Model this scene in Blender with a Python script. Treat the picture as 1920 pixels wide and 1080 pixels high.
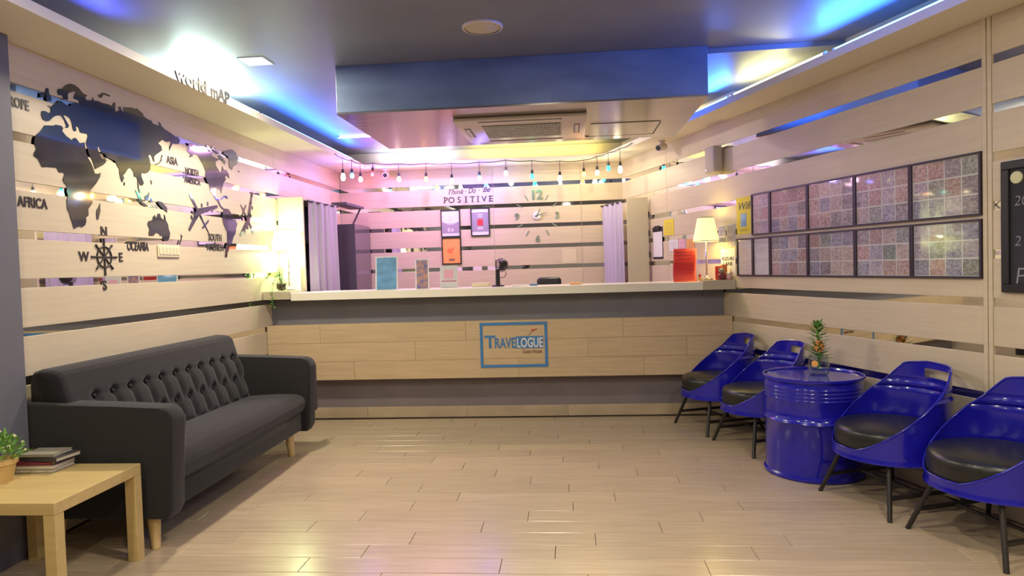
import bpy, bmesh, math, random
from mathutils import Vector, Matrix
random.seed(7)
for o in list(bpy.data.objects): bpy.data.objects.remove(o)
scene = bpy.context.scene
COL = scene.collection
PI = math.pi

# ------------------------------------------------------------------ camera
F, H, YAW, PIT, ROL, RW = 1265.0, 1.326, .0840, -.0317, -.0301, .3295
_fwd = Vector((-math.sin(YAW)*math.cos(PIT), math.cos(YAW)*math.cos(PIT), math.sin(PIT)))
_r = Vector((math.cos(YAW), math.sin(YAW), 0)); _u = _r.cross(_fwd)
RT = math.cos(ROL)*_r + math.sin(ROL)*_u
UP = -math.sin(ROL)*_r + math.cos(ROL)*_u
CAM = Vector((0, 0, H))
cd = bpy.data.cameras.new('camera'); cam = bpy.data.objects.new('camera', cd); COL.objects.link(cam)
cd.sensor_width = 36; cd.lens = F*36/1920; cd.clip_start = .05
m = Matrix.Identity(4)
for i in range(3):
    m[i][0], m[i][1], m[i][2], m[i][3] = RT[i], UP[i], -_fwd[i], CAM[i]
cam.matrix_world = m
scene.camera = cam

# ------------------------------------------------------------------ view, world, lights
vs = scene.view_settings
vs.view_transform = 'Standard'; vs.look = 'None'; vs.gamma = 1; vs.use_curve_mapping = False
vs.exposure = 0.0
w = bpy.data.worlds.new('world'); scene.world = w; w.use_nodes = True
w.node_tree.nodes['Background'].inputs[0].default_value = (.5, .55, .7, 1)
w.node_tree.nodes['Background'].inputs[1].default_value = .05

ZC, ZS, ZF = 2.715, 2.495, 2.545        # ceiling, soffit underside, soffit top
def area(name, loc, size, col, watts, rot=(0, 0, 0), size_y=None, spread=PI):
    l = bpy.data.lights.new(name, 'AREA'); l.energy = watts; l.color = col
    l.shape = 'RECTANGLE'; l.size = size; l.size_y = size_y or size; l.spread = spread
    o = bpy.data.objects.new(name, l); o.location = loc; o.rotation_euler = rot; COL.objects.link(o); return o
def point(name, loc, col, watts, r=.03):
    l = bpy.data.lights.new(name, 'POINT'); l.energy = watts; l.color = col; l.shadow_soft_size = r
    o = bpy.data.objects.new(name, l); o.location = loc; COL.objects.link(o); return o
WARM = (1, .90, .68); BLUE = (.03, .17, 1)
UPW = (PI, 0, 0)
# square ceiling downlights: one in view, the others unseen, added overhead and behind the camera as fill
DOWN = [(-1.99, 4.29), (-1.9, 1.9), (1.3, 1.7), (-1.9, -.4), (.0, .3), (2.4, -.4), (-.2, 2.3)]
for i, (x, y) in enumerate(DOWN):
    area('downlight_and_fill', (x, y, ZC-.008), .13, WARM, 46 if i == 0 else (17 if i == 1 else 28))
# light strips lying in the ceiling cove
def ang(dx, dy): return math.atan2(dy, dx)
area('cove_lamp', (-2.37, 6.25, 2.60), .05, BLUE, 21, (0, -2.214, 0), 2.3)
area('cove_lamp', (-2.37, 2.9, 2.60), .05, (.10, .14, 1), 7, (0, -2.214, 0), 1.0)
area('cove_lamp', (-2.47, 4.62, 2.57), .10, (.72, 1, .90), 22, UPW, .80)
RD = Vector((-math.sin(RW), math.cos(RW), 0)); RN = Vector((math.cos(RW), math.sin(RW), 0)); PW = Vector((1.363, 5.78, 0))
def rpt(s, off, z): return PW + RD*s - RN*off + Vector((0, 0, z))
for s, ln, c, e in [(-2.40, 2.0, BLUE, 50), (-.72, .55, (1, .92, .38), 4.5), (-.15, .5, BLUE, 12), (.9, 1.0, (1, .85, .3), 6)]:
    if c == BLUE: area('cove_lamp', rpt(s, .24, 2.60), .05, c, e, (0, 2.214, RW), ln)
    else: area('cove_lamp', rpt(s, .17, 2.57), .05, c, e, (PI, 0, RW), ln)
area('cove_lamp', (-.35, 7.74, 2.57), 1.5, (1, .82, .20), 9, UPW, .05)
# two unseen ceiling lamps added to brighten the desk area beyond the bulkhead
area('desk_fill', (-1.45, 7.05, ZC-.012), .14, (1, .42, 1), 25)
area('desk_fill', (-.05, 6.75, ZC-.012), .14, (1, .84, .56), 17)
area('cove_lamp', (-1.75, 7.74, 2.57), .9, (1, .90, .85), 6, UPW, .05)

# ------------------------------------------------------------------ pixel rays to real surfaces
def ray(x, y): return RT*((x-960)/F) + UP*((540-y)/F) + _fwd
def on(x, y, n, c):
    d = ray(x, y); return CAM + d*((c-n.dot(CAM))/n.dot(d))
XL, YB = -2.685, 7.88
def Xp(x, y, v): return on(x, y, Vector((1, 0, 0)), v)
def Yp(x, y, v): return on(x, y, Vector((0, 1, 0)), v)
def Zp(x, y, v): return on(x, y, Vector((0, 0, 1)), v)
# wall frames: origin, direction u (left to right as read), rotation
FR = {'L': (Vector((XL, 0, 0)), Vector((0, 1, 0)), Vector((1, 0, 0))),
      'R': (PW.copy(), -RD, -RN),
      'B': (Vector((0, YB, 0)), Vector((1, 0, 0)), Vector((0, -1, 0))),
      'F': (Vector((-2.294, 0, 0)), Vector((0, 1, 0)), Vector((1, 0, 0))),
      'C': (Vector((0, 5.78, 0)), Vector((1, 0, 0)), Vector((0, -1, 0)))}
def uz(f, x, y):
    o, u, n = FR[f]; p = on(x, y, n, n.dot(o)); return (p-o).dot(u), p.z
def frot(f): u = FR[f][1]; return math.atan2(u.y, u.x)
def floc(f, u, z, off=0): o, d, n = FR[f]; return o + d*u + n*off + Vector((0, 0, z))

# ------------------------------------------------------------------ materials
M = {}
def mat(name, col, rough=.5, metal=0, emis=None, es=0, var=0, scale=8, stretch=(1, 1, 1), bump=0, rnd=0, trans=0, ior=1.45, alpha=1, coat=0, spec=.5, col2=None, sheen=0):
    m = bpy.data.materials.new(name); m.use_nodes = True; nt = m.node_tree; b = nt.nodes['Principled BSDF']
    b.inputs['Base Color'].default_value = (*col, 1); b.inputs['Roughness'].default_value = rough
    b.inputs['Metallic'].default_value = metal; b.inputs['Specular IOR Level'].default_value = spec
    b.inputs['Transmission Weight'].default_value = trans; b.inputs['IOR'].default_value = ior
    b.inputs['Alpha'].default_value = alpha; b.inputs['Coat Weight'].default_value = coat; b.inputs['Coat Roughness'].default_value = .08
    b.inputs['Sheen Weight'].default_value = sheen
    if emis: b.inputs['Emission Color'].default_value = (*emis, 1); b.inputs['Emission Strength'].default_value = es
    if var or bump:
        tc = nt.nodes.new('ShaderNodeTexCoord'); mp = nt.nodes.new('ShaderNodeMapping'); nz = nt.nodes.new('ShaderNodeTexNoise')
        mp.inputs['Scale'].default_value = stretch; nz.inputs['Scale'].default_value = scale; nz.inputs['Detail'].default_value = 5
        nt.links.new(tc.outputs['Object'], mp.inputs[0]); nt.links.new(mp.outputs[0], nz.inputs['Vector'])
        oi = nt.nodes.new('ShaderNodeObjectInfo')
        if rnd:
            ad = nt.nodes.new('ShaderNodeVectorMath'); ad.operation = 'ADD'
            cx = nt.nodes.new('ShaderNodeMath'); cx.operation = 'MULTIPLY'; cx.inputs[1].default_value = 37.0
            nt.links.new(oi.outputs['Random'], cx.inputs[0]); nt.links.new(mp.outputs[0], ad.inputs[0]); nt.links.new(cx.outputs[0], ad.inputs[1])
            nt.links.new(ad.outputs[0], nz.inputs['Vector'])
        if var:
            rp = nt.nodes.new('ShaderNodeValToRGB'); rp.color_ramp.elements[0].position = .3; rp.color_ramp.elements[1].position = .7
            c2 = col2 or tuple(max(0, c*(1+var)) for c in col)
            c1 = col if col2 else tuple(max(0, c*(1-var)) for c in col)
            rp.color_ramp.elements[0].color = (*c1, 1); rp.color_ramp.elements[1].color = (*c2, 1)
            nt.links.new(nz.outputs['Fac'], rp.inputs[0]); src = rp.outputs[0]
            if rnd:
                hs = nt.nodes.new('ShaderNodeHueSaturation'); mr = nt.nodes.new('ShaderNodeMapRange')
                mr.inputs['To Min'].default_value = 1-rnd; mr.inputs['To Max'].default_value = 1+rnd
                nt.links.new(oi.outputs['Random'], mr.inputs['Value']); nt.links.new(mr.outputs[0], hs.inputs['Value'])
                nt.links.new(src, hs.inputs['Color']); src = hs.outputs[0]
            nt.links.new(src, b.inputs['Base Color'])
        if bump:
            bp = nt.nodes.new('ShaderNodeBump'); bp.inputs['Strength'].default_value = bump; bp.inputs['Distance'].default_value = .01
            nt.links.new(nz.outputs['Fac'], bp.inputs['Height']); nt.links.new(bp.outputs[0], b.inputs['Normal'])
    M[name] = m; return m
mat('board', (.61, .52, .36), .42, var=.05, scale=5, stretch=(.6, 1, 9), rnd=.03)
mat('mirror', (.86, .86, .84), .02, 1)
mat('cream', (.62, .55, .43), .6, var=.03, scale=3)
mat('soffit', (.80, .74, .60), .6, var=.03, scale=2)
mat('greywall', (.145, .145, .165), .6, var=.05, scale=3)
mat('rearwall', (.30, .275, .26), .6, var=.04, scale=3)
mat('ceil', (.18, .19, .245), .45, var=.12, scale=1.6, bump=.08)
mat('slate', (.13, .18, .28), .38, var=.22, scale=3, stretch=(.7, 1, 2.5))
mat('silver', (.29, .265, .25), .17, .75, var=.10, scale=7, stretch=(.35, 3, 1), bump=.10)
mat('floorbase', (.10, .08, .06), .7, var=.1)
mat('plank', (.455, .36, .245), .22, var=.10, scale=7, stretch=(.5, 9, 1), bump=.05, rnd=.06)
mat('farfloor', (.455, .36, .245), .24, var=.10, scale=7, stretch=(.5, 9, 1))
mat('cplank', (.56, .42, .255), .4, var=.09, scale=6, stretch=(.5, 1, 9), bump=.04, rnd=.03)
mat('band', (.165, .165, .19), .5, var=.08, scale=3)
mat('plinth', (.20, .17, .185), .5, var=.08, scale=3)
mat('worktop', (.84, .80, .66), .3, var=.03, scale=6)
mat('block', (.50, .44, .31), .45, var=.06, scale=6, stretch=(1, 1, 5))
mat('dark', (.012, .012, .014), .5)
mat('black', (.015, .014, .016), .35)
mat('white', (.74, .73, .70), .45)
mat('fabric', (.022, .0205, .0215), .95, var=.16, scale=160, bump=.35, sheen=.15, spec=.2)
mat('legwood', (.62, .44, .20), .45, var=.10, scale=8, stretch=(4, 4, .6))
mat('birch', (.57, .42, .175), .42, var=.07, scale=5, stretch=(.6, 6, 6))
mat('blue', (.010, .009, .36), .20, coat=.6, var=.1, scale=5)
mat('leather', (.018, .018, .016), .30, bump=.15, scale=60)
mat('steel', (.02, .017, .015), .45, var=.1)
mat('acrylic', (.018, .020, .034), .06, coat=1)
mat('ink', (.022, .020, .02), .5)
mat('letterblack', (.03, .025, .022), .4)
mat('travelblue', (.06, .21, .47), .4, var=.05)
mat('red', (.55, .05, .05), .5)
mat('brown', (.16, .08, .05), .6)
mat('silverletter', (.30, .38, .30), .3, .55)
mat('framebrown', (.035, .022, .035), .4)
mat('chalk', (.27, .27, .28), .9)
mat('chalkboard', (.022, .022, .028), .65, var=.2, scale=4)
mat('paper', (.72, .70, .68), .7, var=.03, scale=20)
mat('printgrey', (.30, .28, .32), .7)
mat('yellow', (.72, .60, .03), .6, var=.03)
mat('redsign', (.62, .075, .085), .45)
mat('redink', (.30, .01, .02), .6)
mat('orange', (.78, .36, .10), .55)
mat('orangeink', (.70, .20, .06), .6)
mat('posterblue', (.14, .33, .55), .4, var=.25, scale=9, stretch=(1, 1, 2))
mat('brochure', (.05, .10, .45), .4, var=1.0, scale=22, col2=(.75, .38, .12))
mat('pink', (.75, .40, .48), .6)
mat('pinkink', (.55, .08, .16), .6)
mat('leaf', (.10, .24, .045), .5, var=.4, scale=20)
mat('leaf2', (.17, .36, .07), .5, var=.4, scale=20)
mat('bud', (.62, .62, .35), .6)
mat('flower', (.75, .33, .10), .6, var=.4, scale=60)
mat('soil', (.12, .07, .03), .9, var=.4, scale=40)
mat('pot', (.62, .42, .15), .6, var=.08, scale=12)
mat('curtain', (.46, .42, .50), .85, var=.05, scale=3, stretch=(6, 6, .3))
mat('cabgrey', (.085, .08, .11), .45)
mat('cabside', (.22, .19, .23), .12, .5)
mat('door', (.66, .60, .44), .5, var=.02)
mat('acwhite', (.66, .58, .54), .4)
mat('speaker', (.58, .52, .40), .6, var=.04, scale=90)
mat('wallplate', (.70, .62, .42), .5)
mat('brass', (.75, .70, .62), .2, 1)
mat('photo', (.10, .07, .08), .45, var=1, scale=5, stretch=(1, 1, 1.3), rnd=.25, col2=(.86, .74, .74))
def photo_tint(m):
    nt = m.node_tree; b = nt.nodes['Principled BSDF']; src = b.inputs['Base Color'].links[0].from_socket
    oi = nt.nodes.new('ShaderNodeObjectInfo'); ml = nt.nodes.new('ShaderNodeMath'); ml.operation = 'MULTIPLY'; ml.inputs[1].default_value = 7.3
    fr = nt.nodes.new('ShaderNodeMath'); fr.operation = 'FRACT'; rp = nt.nodes.new('ShaderNodeValToRGB'); mx = nt.nodes.new('ShaderNodeMix'); mx.data_type = 'RGBA'
    rp.color_ramp.interpolation = 'CONSTANT'; cols = [(.42, .22, .16), (.20, .22, .36), (.55, .42, .36), (.16, .22, .16), (.50, .24, .20), (.40, .34, .44), (.20, .16, .20)]
    for k, c in enumerate(cols):
        e = rp.color_ramp.elements[k] if k < 2 else rp.color_ramp.elements.new(k/7)
        e.position = k/7; e.color = (*c, 1)
    nt.links.new(oi.outputs['Random'], ml.inputs[0]); nt.links.new(ml.outputs[0], fr.inputs[0]); nt.links.new(fr.outputs[0], rp.inputs[0])
    mx.inputs[0].default_value = .55; nt.links.new(src, mx.inputs[6]); nt.links.new(rp.outputs[0], mx.inputs[7]); nt.links.new(mx.outputs[2], b.inputs['Base Color'])
photo_tint(M['photo'])
mat('book1', (.30, .27, .21), .6); mat('book2', (.20, .03, .05), .6); mat('book3', (.05, .045, .05), .6)
mat('pages', (.62, .55, .42), .8, var=.12, scale=40, stretch=(1, 1, 30)); mat('wire', (.5, .48, .45), .3, 1)
mat('shadeL', (.9, .95, .70), .7, emis=(.86, 1, .58), es=2.6)
mat('shadeR', (.9, .85, .45), .7, emis=(1, .86, .36), es=1.05, var=.06, scale=30, stretch=(3, 3, .1))
mat('led', (.9, .9, .9), .4, emis=(1, .86, .62), es=14)
mat('tubeblue', (.8, .9, 1), .4, emis=(.16, .5, 1), es=6)
mat('tubewhite', (.9, .95, 1), .4, emis=(.75, 1, .98), es=6)
mat('tubeyellow', (1, .95, .6), .4, emis=(1, .92, .5), es=5)
for n, c, e in [('bw', (1, .80, .45), 9), ('bb', (.10, .45, 1), 5), ('bg', (.05, .85, .55), 2.2), ('bo', (1, .50, .12), 3), ('br', (.9, .15, .12), .6), ('bc', (.05, .75, .75), 2.5)]:
    mat('bulb_'+n, c, .2, emis=c, es=e)

def clear(name, tint, refl):
    m = bpy.data.materials.new(name); m.use_nodes = True; nt = m.node_tree; nt.nodes.clear()
    o = nt.nodes.new('ShaderNodeOutputMaterial'); mx = nt.nodes.new('ShaderNodeMixShader'); t = nt.nodes.new('ShaderNodeBsdfTransparent'); g = nt.nodes.new('ShaderNodeBsdfGlossy'); f = nt.nodes.new('ShaderNodeFresnel')
    mu_ = nt.nodes.new('ShaderNodeMath'); mu_.operation = 'MULTIPLY'; mu_.inputs[1].default_value = refl; f.inputs[0].default_value = 1.45
    ge = nt.nodes.new('ShaderNodeNewGeometry'); mr_ = nt.nodes.new('ShaderNodeMapRange'); mr_.inputs['To Min'].default_value = 1.45; mr_.inputs['To Max'].default_value = 1/1.45
    nt.links.new(ge.outputs['Backfacing'], mr_.inputs['Value']); nt.links.new(mr_.outputs[0], f.inputs[0])
    t.inputs[0].default_value = (*tint, 1); g.inputs['Roughness'].default_value = .04
    nt.links.new(f.outputs[0], mu_.inputs[0]); nt.links.new(mu_.outputs[0], mx.inputs[0]); nt.links.new(t.outputs[0], mx.inputs[1]); nt.links.new(g.outputs[0], mx.inputs[2]); nt.links.new(mx.outputs[0], o.inputs[0])
    M[name] = m
clear('glassp', (.97, .98, .98), 1.0); clear('glass', (.90, .94, .93), 1.6)

# ------------------------------------------------------------------ mesh helpers
class MB:
    def __init__(s): s.bm = bmesh.new()
    def box(s, lo, hi, r=0, seg=2):
        c = [(a+b)/2 for a, b in zip(lo, hi)]; d = [abs(b-a) for a, b in zip(lo, hi)]
        g = bmesh.ops.create_cube(s.bm, size=1, matrix=Matrix.Translation(c) @ Matrix.Diagonal((*d, 1)))
        if r:
            es = list({e for v in g['verts'] for e in v.link_edges})
            bmesh.ops.bevel(s.bm, geom=es, offset=min(r, min(d)*.49), segments=seg, profile=.5, affect='EDGES', clamp_overlap=True)
        return s
    def plan(s, pts, z0, z1):
        vb = [s.bm.verts.new((x, y, z0)) for x, y in pts]; vt = [s.bm.verts.new((x, y, z1)) for x, y in pts]
        n = len(pts); s.bm.faces.new(vb[::-1]); s.bm.faces.new(vt)
        for i in range(n): s.bm.faces.new((vb[i], vb[(i+1) % n], vt[(i+1) % n], vt[i]))
        return s
    def poly(s, pts, y0, y1):            # outline in x,z extruded along y
        vb = [s.bm.verts.new((x, y0, z)) for x, z in pts]; vt = [s.bm.verts.new((x, y1, z)) for x, z in pts]
        n = len(pts); s.bm.faces.new(vb); s.bm.faces.new(vt[::-1])
        for i in range(n): s.bm.faces.new((vb[i], vt[i], vt[(i+1) % n], vb[(i+1) % n]))
        return s
    def ring(s, a, b, c, e, n):
        return [s.bm.verts.new(c + (a*math.cos(2*PI*i/n) + b*math.sin(2*PI*i/n))*e) for i in range(n)]
    def tube(s, pts, r, n=8, cap=True):
        pts = [Vector(p) for p in pts]; rs = r if isinstance(r, (list, tuple)) else [r]*len(pts); rows = []
        for i, p in enumerate(pts):
            t = (pts[min(i+1, len(pts)-1)]-pts[max(i-1, 0)]).normalized()
            a = t.cross(Vector((0, 0, 1))); a = a if a.length > .05 else t.cross(Vector((0, 1, 0))); a.normalize()
            rows.append(s.ring(a, t.cross(a), p, rs[i], n))
        for A, B in zip(rows, rows[1:]):
            for i in range(n): s.bm.faces.new((A[i], A[(i+1) % n], B[(i+1) % n], B[i]))
        if cap: s.bm.faces.new(rows[0][::-1]); s.bm.faces.new(rows[-1])
        return s
    def lathe(s, prof, n=32, c=(0, 0, 0), axis='z', sx=1):
        rows = []; c = Vector(c)
        for r, z in prof:
            if r < 1e-5:
                rows.append([s.bm.verts.new(c + s._ax(0, 0, z, axis))])
            else: rows.append([s.bm.verts.new(c + s._ax(r*math.cos(2*PI*i/n)*sx, r*math.sin(2*PI*i/n), z, axis)) for i in range(n)])
        for A, B in zip(rows, rows[1:]):
            for i in range(n):
                j = (i+1) % n
                if len(A) == 1 and len(B) == 1: continue
                if len(A) == 1: f = (A[0], B[j], B[i])
                elif len(B) == 1: f = (A[i], A[j], B[0])
                else: f = (A[i], A[j], B[j], B[i])
                s.bm.faces.new(f)
        return s
    def _ax(s, x, y, z, a):
        return Vector((x, y, z)) if a == 'z' else (Vector((x, z, y)) if a == 'y' else Vector((z, x, y)))
    def sphere(s, c, r, n=10, sc=(1, 1, 1)):
        bmesh.ops.create_uvsphere(s.bm, u_segments=n, v_segments=max(5, n*2//3), radius=1, matrix=Matrix.Translation(c) @ Matrix.Diagonal((r*sc[0], r*sc[1], r*sc[2], 1)))
        return s
    def grid(s, fn, nu, nv, closed=False):
        V = [[s.bm.verts.new(fn(i/nu, j/nv)) for j in range(nv+1)] for i in range(nu+(0 if closed else 1))]
        for i in range(nu):
            for j in range(nv):
                i2 = (i+1) % len(V); s.bm.faces.new((V[i][j], V[i2][j], V[i2][j+1], V[i][j+1]))
        return s
    def leaf(s, p, d, up, L, W, fold=.2):
        p = Vector(p); d = Vector(d).normalized(); side = d.cross(Vector(up)).normalized(); nn = side.cross(d)
        a = s.bm.verts.new(p); b = s.bm.verts.new(p+d*L*.45+side*W-nn*W*fold); c = s.bm.verts.new(p+d*L-nn*L*.15); e = s.bm.verts.new(p+d*L*.45-side*W-nn*W*fold); k = s.bm.verts.new(p+d*L*.5)
        for f in ((a, b, k), (b, c, k), (c, e, k), (e, a, k)): s.bm.faces.new(f)
        return s
    def build(s, name, m, parent=None, smooth=False, local=True, auto=None):
        bmesh.ops.recalc_face_normals(s.bm, faces=s.bm.faces)
        me = bpy.data.meshes.new(name); s.bm.to_mesh(me); s.bm.free()
        return link(name, me, m, parent, smooth, auto)
def link(name, me, m, parent=None, smooth=False, auto=None):
    if m: me.materials.clear(); me.materials.append(M[m] if isinstance(m, str) else m)
    if smooth: me.polygons.foreach_set('use_smooth', [True]*len(me.polygons))
    if auto: me.polygons.foreach_set('use_smooth', [True]*len(me.polygons)); me.set_sharp_from_angle(angle=math.radians(auto))
    o = bpy.data.objects.new(name, me); COL.objects.link(o)
    if parent: o.parent = parent
    return o
def tag(o, label=None, cat=None, group=None, kind=None):
    if label: o['label'] = label
    if cat: o['category'] = cat
    if group: o['group'] = group
    if kind: o['kind'] = kind
    return o
def thing(name, label, cat, loc=(0, 0, 0), rz=0, group=None, kind=None):
    o = bpy.data.objects.new(name, None); COL.objects.link(o); o.location = loc; o.rotation_euler = (0, 0, rz); o.empty_display_size = .1
    return tag(o, label, cat, group, kind)
def wthing(name, label, cat, f, u, z, off=0, group=None):     # thing on a wall: local x along wall, y into the wall, z up
    return thing(name, label, cat, floc(f, u, z, off), frot(f), group)
def copy_tree(o, parent=None):
    c = o.copy(); COL.objects.link(c); c.parent = parent
    for ch in [x for x in bpy.data.objects if x.parent == o]: copy_tree(ch, c)
    return c
def text_mesh(body, size, depth=.002, bold=0, shear=0, align='LEFT', space=1, sx=1, fit=None):
    cu = bpy.data.curves.new('lettering', 'FONT'); cu.body = body; cu.size = size; cu.extrude = depth; cu.offset = bold*size
    cu.shear = shear; cu.align_x = align; cu.space_character = space; cu.resolution_u = 3
    t = bpy.data.objects.new('lettering', cu); me = bpy.data.meshes.new_from_object(t); bpy.data.objects.remove(t)
    if fit:
        xs = [v.co.x for v in me.vertices]; sx = fit/(max(xs)-min(xs))
    me.transform(Matrix(((sx, 0, 0, 0), (0, 0, -1, -depth), (0, 1, 0, 0), (0, 0, 0, 1)))); return me
def text(name, body, size, m, parent=None, at=(0, 0, 0), **k):
    o = link(name, text_mesh(body, size, **k), m, parent); o.location = at; return o
def wtext(name, label, body, f, px0, px1, cap, m, up=0, **k):   # lettering whose baseline runs between two picture points on wall f
    a, b = uz(f, *px0), uz(f, *px1)
    o = text(name, body, cap/.70, m, None, fit=b[0]-a[0], **k)
    o.location = floc(f, a[0], (a[1]+b[1])/2+up); o.rotation_euler = (0, 0, frot(f))
    return tag(o, label, 'lettering')

# ================================================================== setting
GAPS = [.5685+.2415*k for k in range(8)]; GH = .045
def striped(name, f, spans, lo=0., z_top=ZS):
    u0, u1 = min(s[0] for s in spans), max(s[1] for s in spans)
    wl = thing(name, None, None, floc(f, 0, 0), frot(f), kind='structure')
    MB().box((u0, .0115, 0), (u1, .12, ZC)).build('wall_core', 'cream', wl)
    zs = [lo] + [g for g in GAPS]
    for a, b in spans:
        z = lo
        for g in GAPS+[z_top]:
            MB().box((a+.001, 0, z), (b-.001, .011, g), .0012, 1).build('board', 'board', wl)
            z = g+GH
        for g in GAPS: MB().box((a+.002, .006, g), (b-.002, .011, g+GH)).build('mirror_strip', 'mirror', wl)
    return wl
Yl0 = 3.03
wL = striped('wall_left', 'L', [(Yl0, 6.05), (6.05, YB)])
wR = striped('wall_right', 'R', [(-2.5, -1.14), (-1.14, 2.287), (2.337, 4.6), (4.6, 9.0)], .10)
wB = striped('wall_back', 'B', [(XL, -.853), (-.853, .168), (.168, .66)])
# slim vertical joint trim on the right wall
t = MB(); t.box((2.288, -.006, 0), (2.310, .011, ZS), .002); t.box((2.314, -.004, 0), (2.336, .011, ZS), .002)
tr = t.build('trim_1', 'board'); tr.location = floc('R', 0, 0); tr.rotation_euler = (0, 0, frot('R')); tag(tr, kind='structure')
t = MB(); t.box((-2.5, -.012, .006), (9.0, .011, .094), .002)
tr = t.build('baseboard_right', 'board'); tr.location = floc('R', 0, 0); tr.rotation_euler = (0, 0, frot('R')); tag(tr, kind='structure')
tag(MB().box((-2.85, -2.5, 0), (-2.62, Yl0, ZC)).build('wall_near_left', 'greywall'), kind='structure')
tag(MB().box((-2.85, -2.62, 0), (4.6, -2.5, ZC)).build('wall_rear', 'rearwall'), kind='structure')
# ceiling, dropped a little on the right beyond the air-conditioning box
tag(MB().box((-2.85, -2.6, ZC), (4.7, 8.1, ZC+.1)).build('ceiling', 'ceil'), kind='structure')
tag(MB().plan([(.94, 4.56), (1.80, 4.52), (1.45, 5.6), (.94, 5.6)], ZC-.035, ZC-.001).build('trim_2', 'ceil'), kind='structure')
# soffits all round
XF = -2.294
def rx(y, off): return (PW.x*RN.x+PW.y*RN.y-off-RN.y*y)/RN.x
tag(MB().plan([(XL-.1, -2.5), (XF, -2.5), (XF, 7.6), (XL-.1, 7.6)], ZS, ZF).build('trim_3', 'soffit'), kind='structure')
tag(MB().plan([(XL, 7.6), (rx(7.6, .0), 7.6), (rx(YB, 0), YB), (XL, YB)], ZS, ZF).build('trim_4', 'soffit'), kind='structure')
tag(MB().plan([(rx(-2.5, .305), -2.5), (rx(-2.5, 0), -2.5), (rx(7.6, 0), 7.6), (rx(7.6, .305), 7.6)], ZS, ZF).build('trim_5', 'soffit'), kind='structure')
# box-shaped bulkhead around the cassette
bk = thing('trim_6', None, None, (-.3, 5.17, 2.39), kind='structure')
MB().box((-1.235, -.67, .012), (1.235, .68, .325), .003).build('bulkhead_sides', 'slate', bk)
MB().box((-1.235, -.67, 0), (1.235, .68, .0115)).build('bulkhead_underside', 'silver', bk)
hp = MB(); hp.box((.50, .02, -.004), (1.02, .50, -.001), .001); hp.build('access_hatch', 'silver', bk)
hs = MB(); hs.box((.47, .505, -.0045), (1.03, .516, 0)); hs.box((1.022, .05, -.0045), (1.03, .516, 0)); hs.build('hatch_gap', 'dark', bk)
# floor: planks 15 x 90 cm laid with staggered joints
fl = thing('floor', None, None, kind='structure')
MB().box((-2.9, -2.6, -.08), (4.7, 8.1, -.010)).build('floor_bed', 'floorbase', fl)
MB().box((-2.62, -2.5, -.009), (4.4, .9119, 0)).build('far_planks', 'farfloor', fl)
MB().box((-2.68, 5.91, -.009), (1.3, YB, 0)).build('planks_behind_counter', 'farfloor', fl)
J = {3.612: -.008, 3.462: -.246, 3.312: -.473, 3.162: .097, 3.012: -.094, 2.862: -.334, 3.762: .23}
pm = {}
def plank(L):
    k = round(L, 2)
    if k not in pm:
        t = MB(); t.box((0, .0012, -.009), (L-.0022, .1488, 0), .0016, 1); bmesh.ops.recalc_face_normals(t.bm, faces=t.bm.faces)
        me = bpy.data.meshes.new('plank'); t.bm.to_mesh(me); t.bm.free(); me.materials.append(M['plank']); pm[k] = me
    return pm[k]
k = 0
for r in range(34):
    y = .912+.15*r
    if y > 5.85: break
    kk = [v for q, v in J.items() if abs(q-y) < .01]
    x0 = (kk[0] if kk else -.235*r+.17) % .9 - 3.6
    xr = rx(y, 0)+.02
    while x0 < xr:
        a, b = max(x0, -2.66), min(x0+.9, xr)
        if b-a > .05:
            o = bpy.data.objects.new('plank', plank(b-a)); COL.objects.link(o); o.parent = fl
            o.location = (a, y, random.uniform(-.0006, .0004))
        x0 += .9

# ================================================================== reception counter
xr59, xr578 = rx(5.9, 0), rx(5.78, 0)
rc = thing('reception_counter', 'long reception counter with wood-look front panel between grey bands', 'counter', (-.6, 5.9, 0))
def W(o):                      # world-built mesh parented to a thing without rotation
    return o
def part(mb, name, m, th, **k):
    off = Vector(th.location)
    bmesh.ops.translate(mb.bm, verts=mb.bm.verts, vec=-off); return mb.build(name, m, th, **k)
part(MB().plan([(XL+.002, 5.90), (xr59-.003, 5.90), (rx(6.09, .004), 6.09), (XL+.002, 6.09)], .86, 1.083), 'upper_band', 'band', rc)
part(MB().plan([(XL+.002, 5.905), (xr59-.003, 5.905), (rx(6.09, .004), 6.09), (XL+.002, 6.09)], .09, .86), 'lower_band', 'plinth', rc)
part(MB().box((XL+.004, 5.79, .372), (xr578-.004, 5.904, .860)), 'panel_core', 'cplank', rc)
joints = [[-1.9, -.45, .62], [-1.35, .15, .98], [-2.2, -.9, .45]]
for i, z in enumerate((.37, .5345, .699)):
    xs = [XL+.003]+joints[i]+[xr578-.003]
    for a, b in zip(xs, xs[1:]): part(MB().box((a+.0008, 5.78, z+.0008), (b-.0008, 5.79, z+.1637), .0012, 1), 'plank', 'cplank', rc)
for a, b in zip([XL+.003, -1.83, -.93, -.03, .87], [-1.83, -.93, -.03, .87, xr59-.004]):
    part(MB().box((a+.001, 5.893, .006), (b-.001, 5.905, .103), .0015, 1), 'skirting_tile', 'plank', rc)
part(MB().box((XL+.003, 5.899, 0), (xr59-.004, 5.905, .012)), 'skirting_gap', 'dark', rc)
tag(MB().plan([(-2.436, 5.74), (1.118, 5.74), (1.118, 6.25), (-2.32, 6.25), (-2.32, 6.09), (-2.436, 6.09)], 1.084, 1.150).build('worktop', 'worktop'), 'pale worktop running along the whole reception counter', 'worktop')
tag(MB().box((XL+.002, 5.725, 1.096), (-2.438, 6.09, 1.170), .003).build('counter_end_block', 'block'), 'beige block at counter end under the trailing plant vase', 'block')
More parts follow.
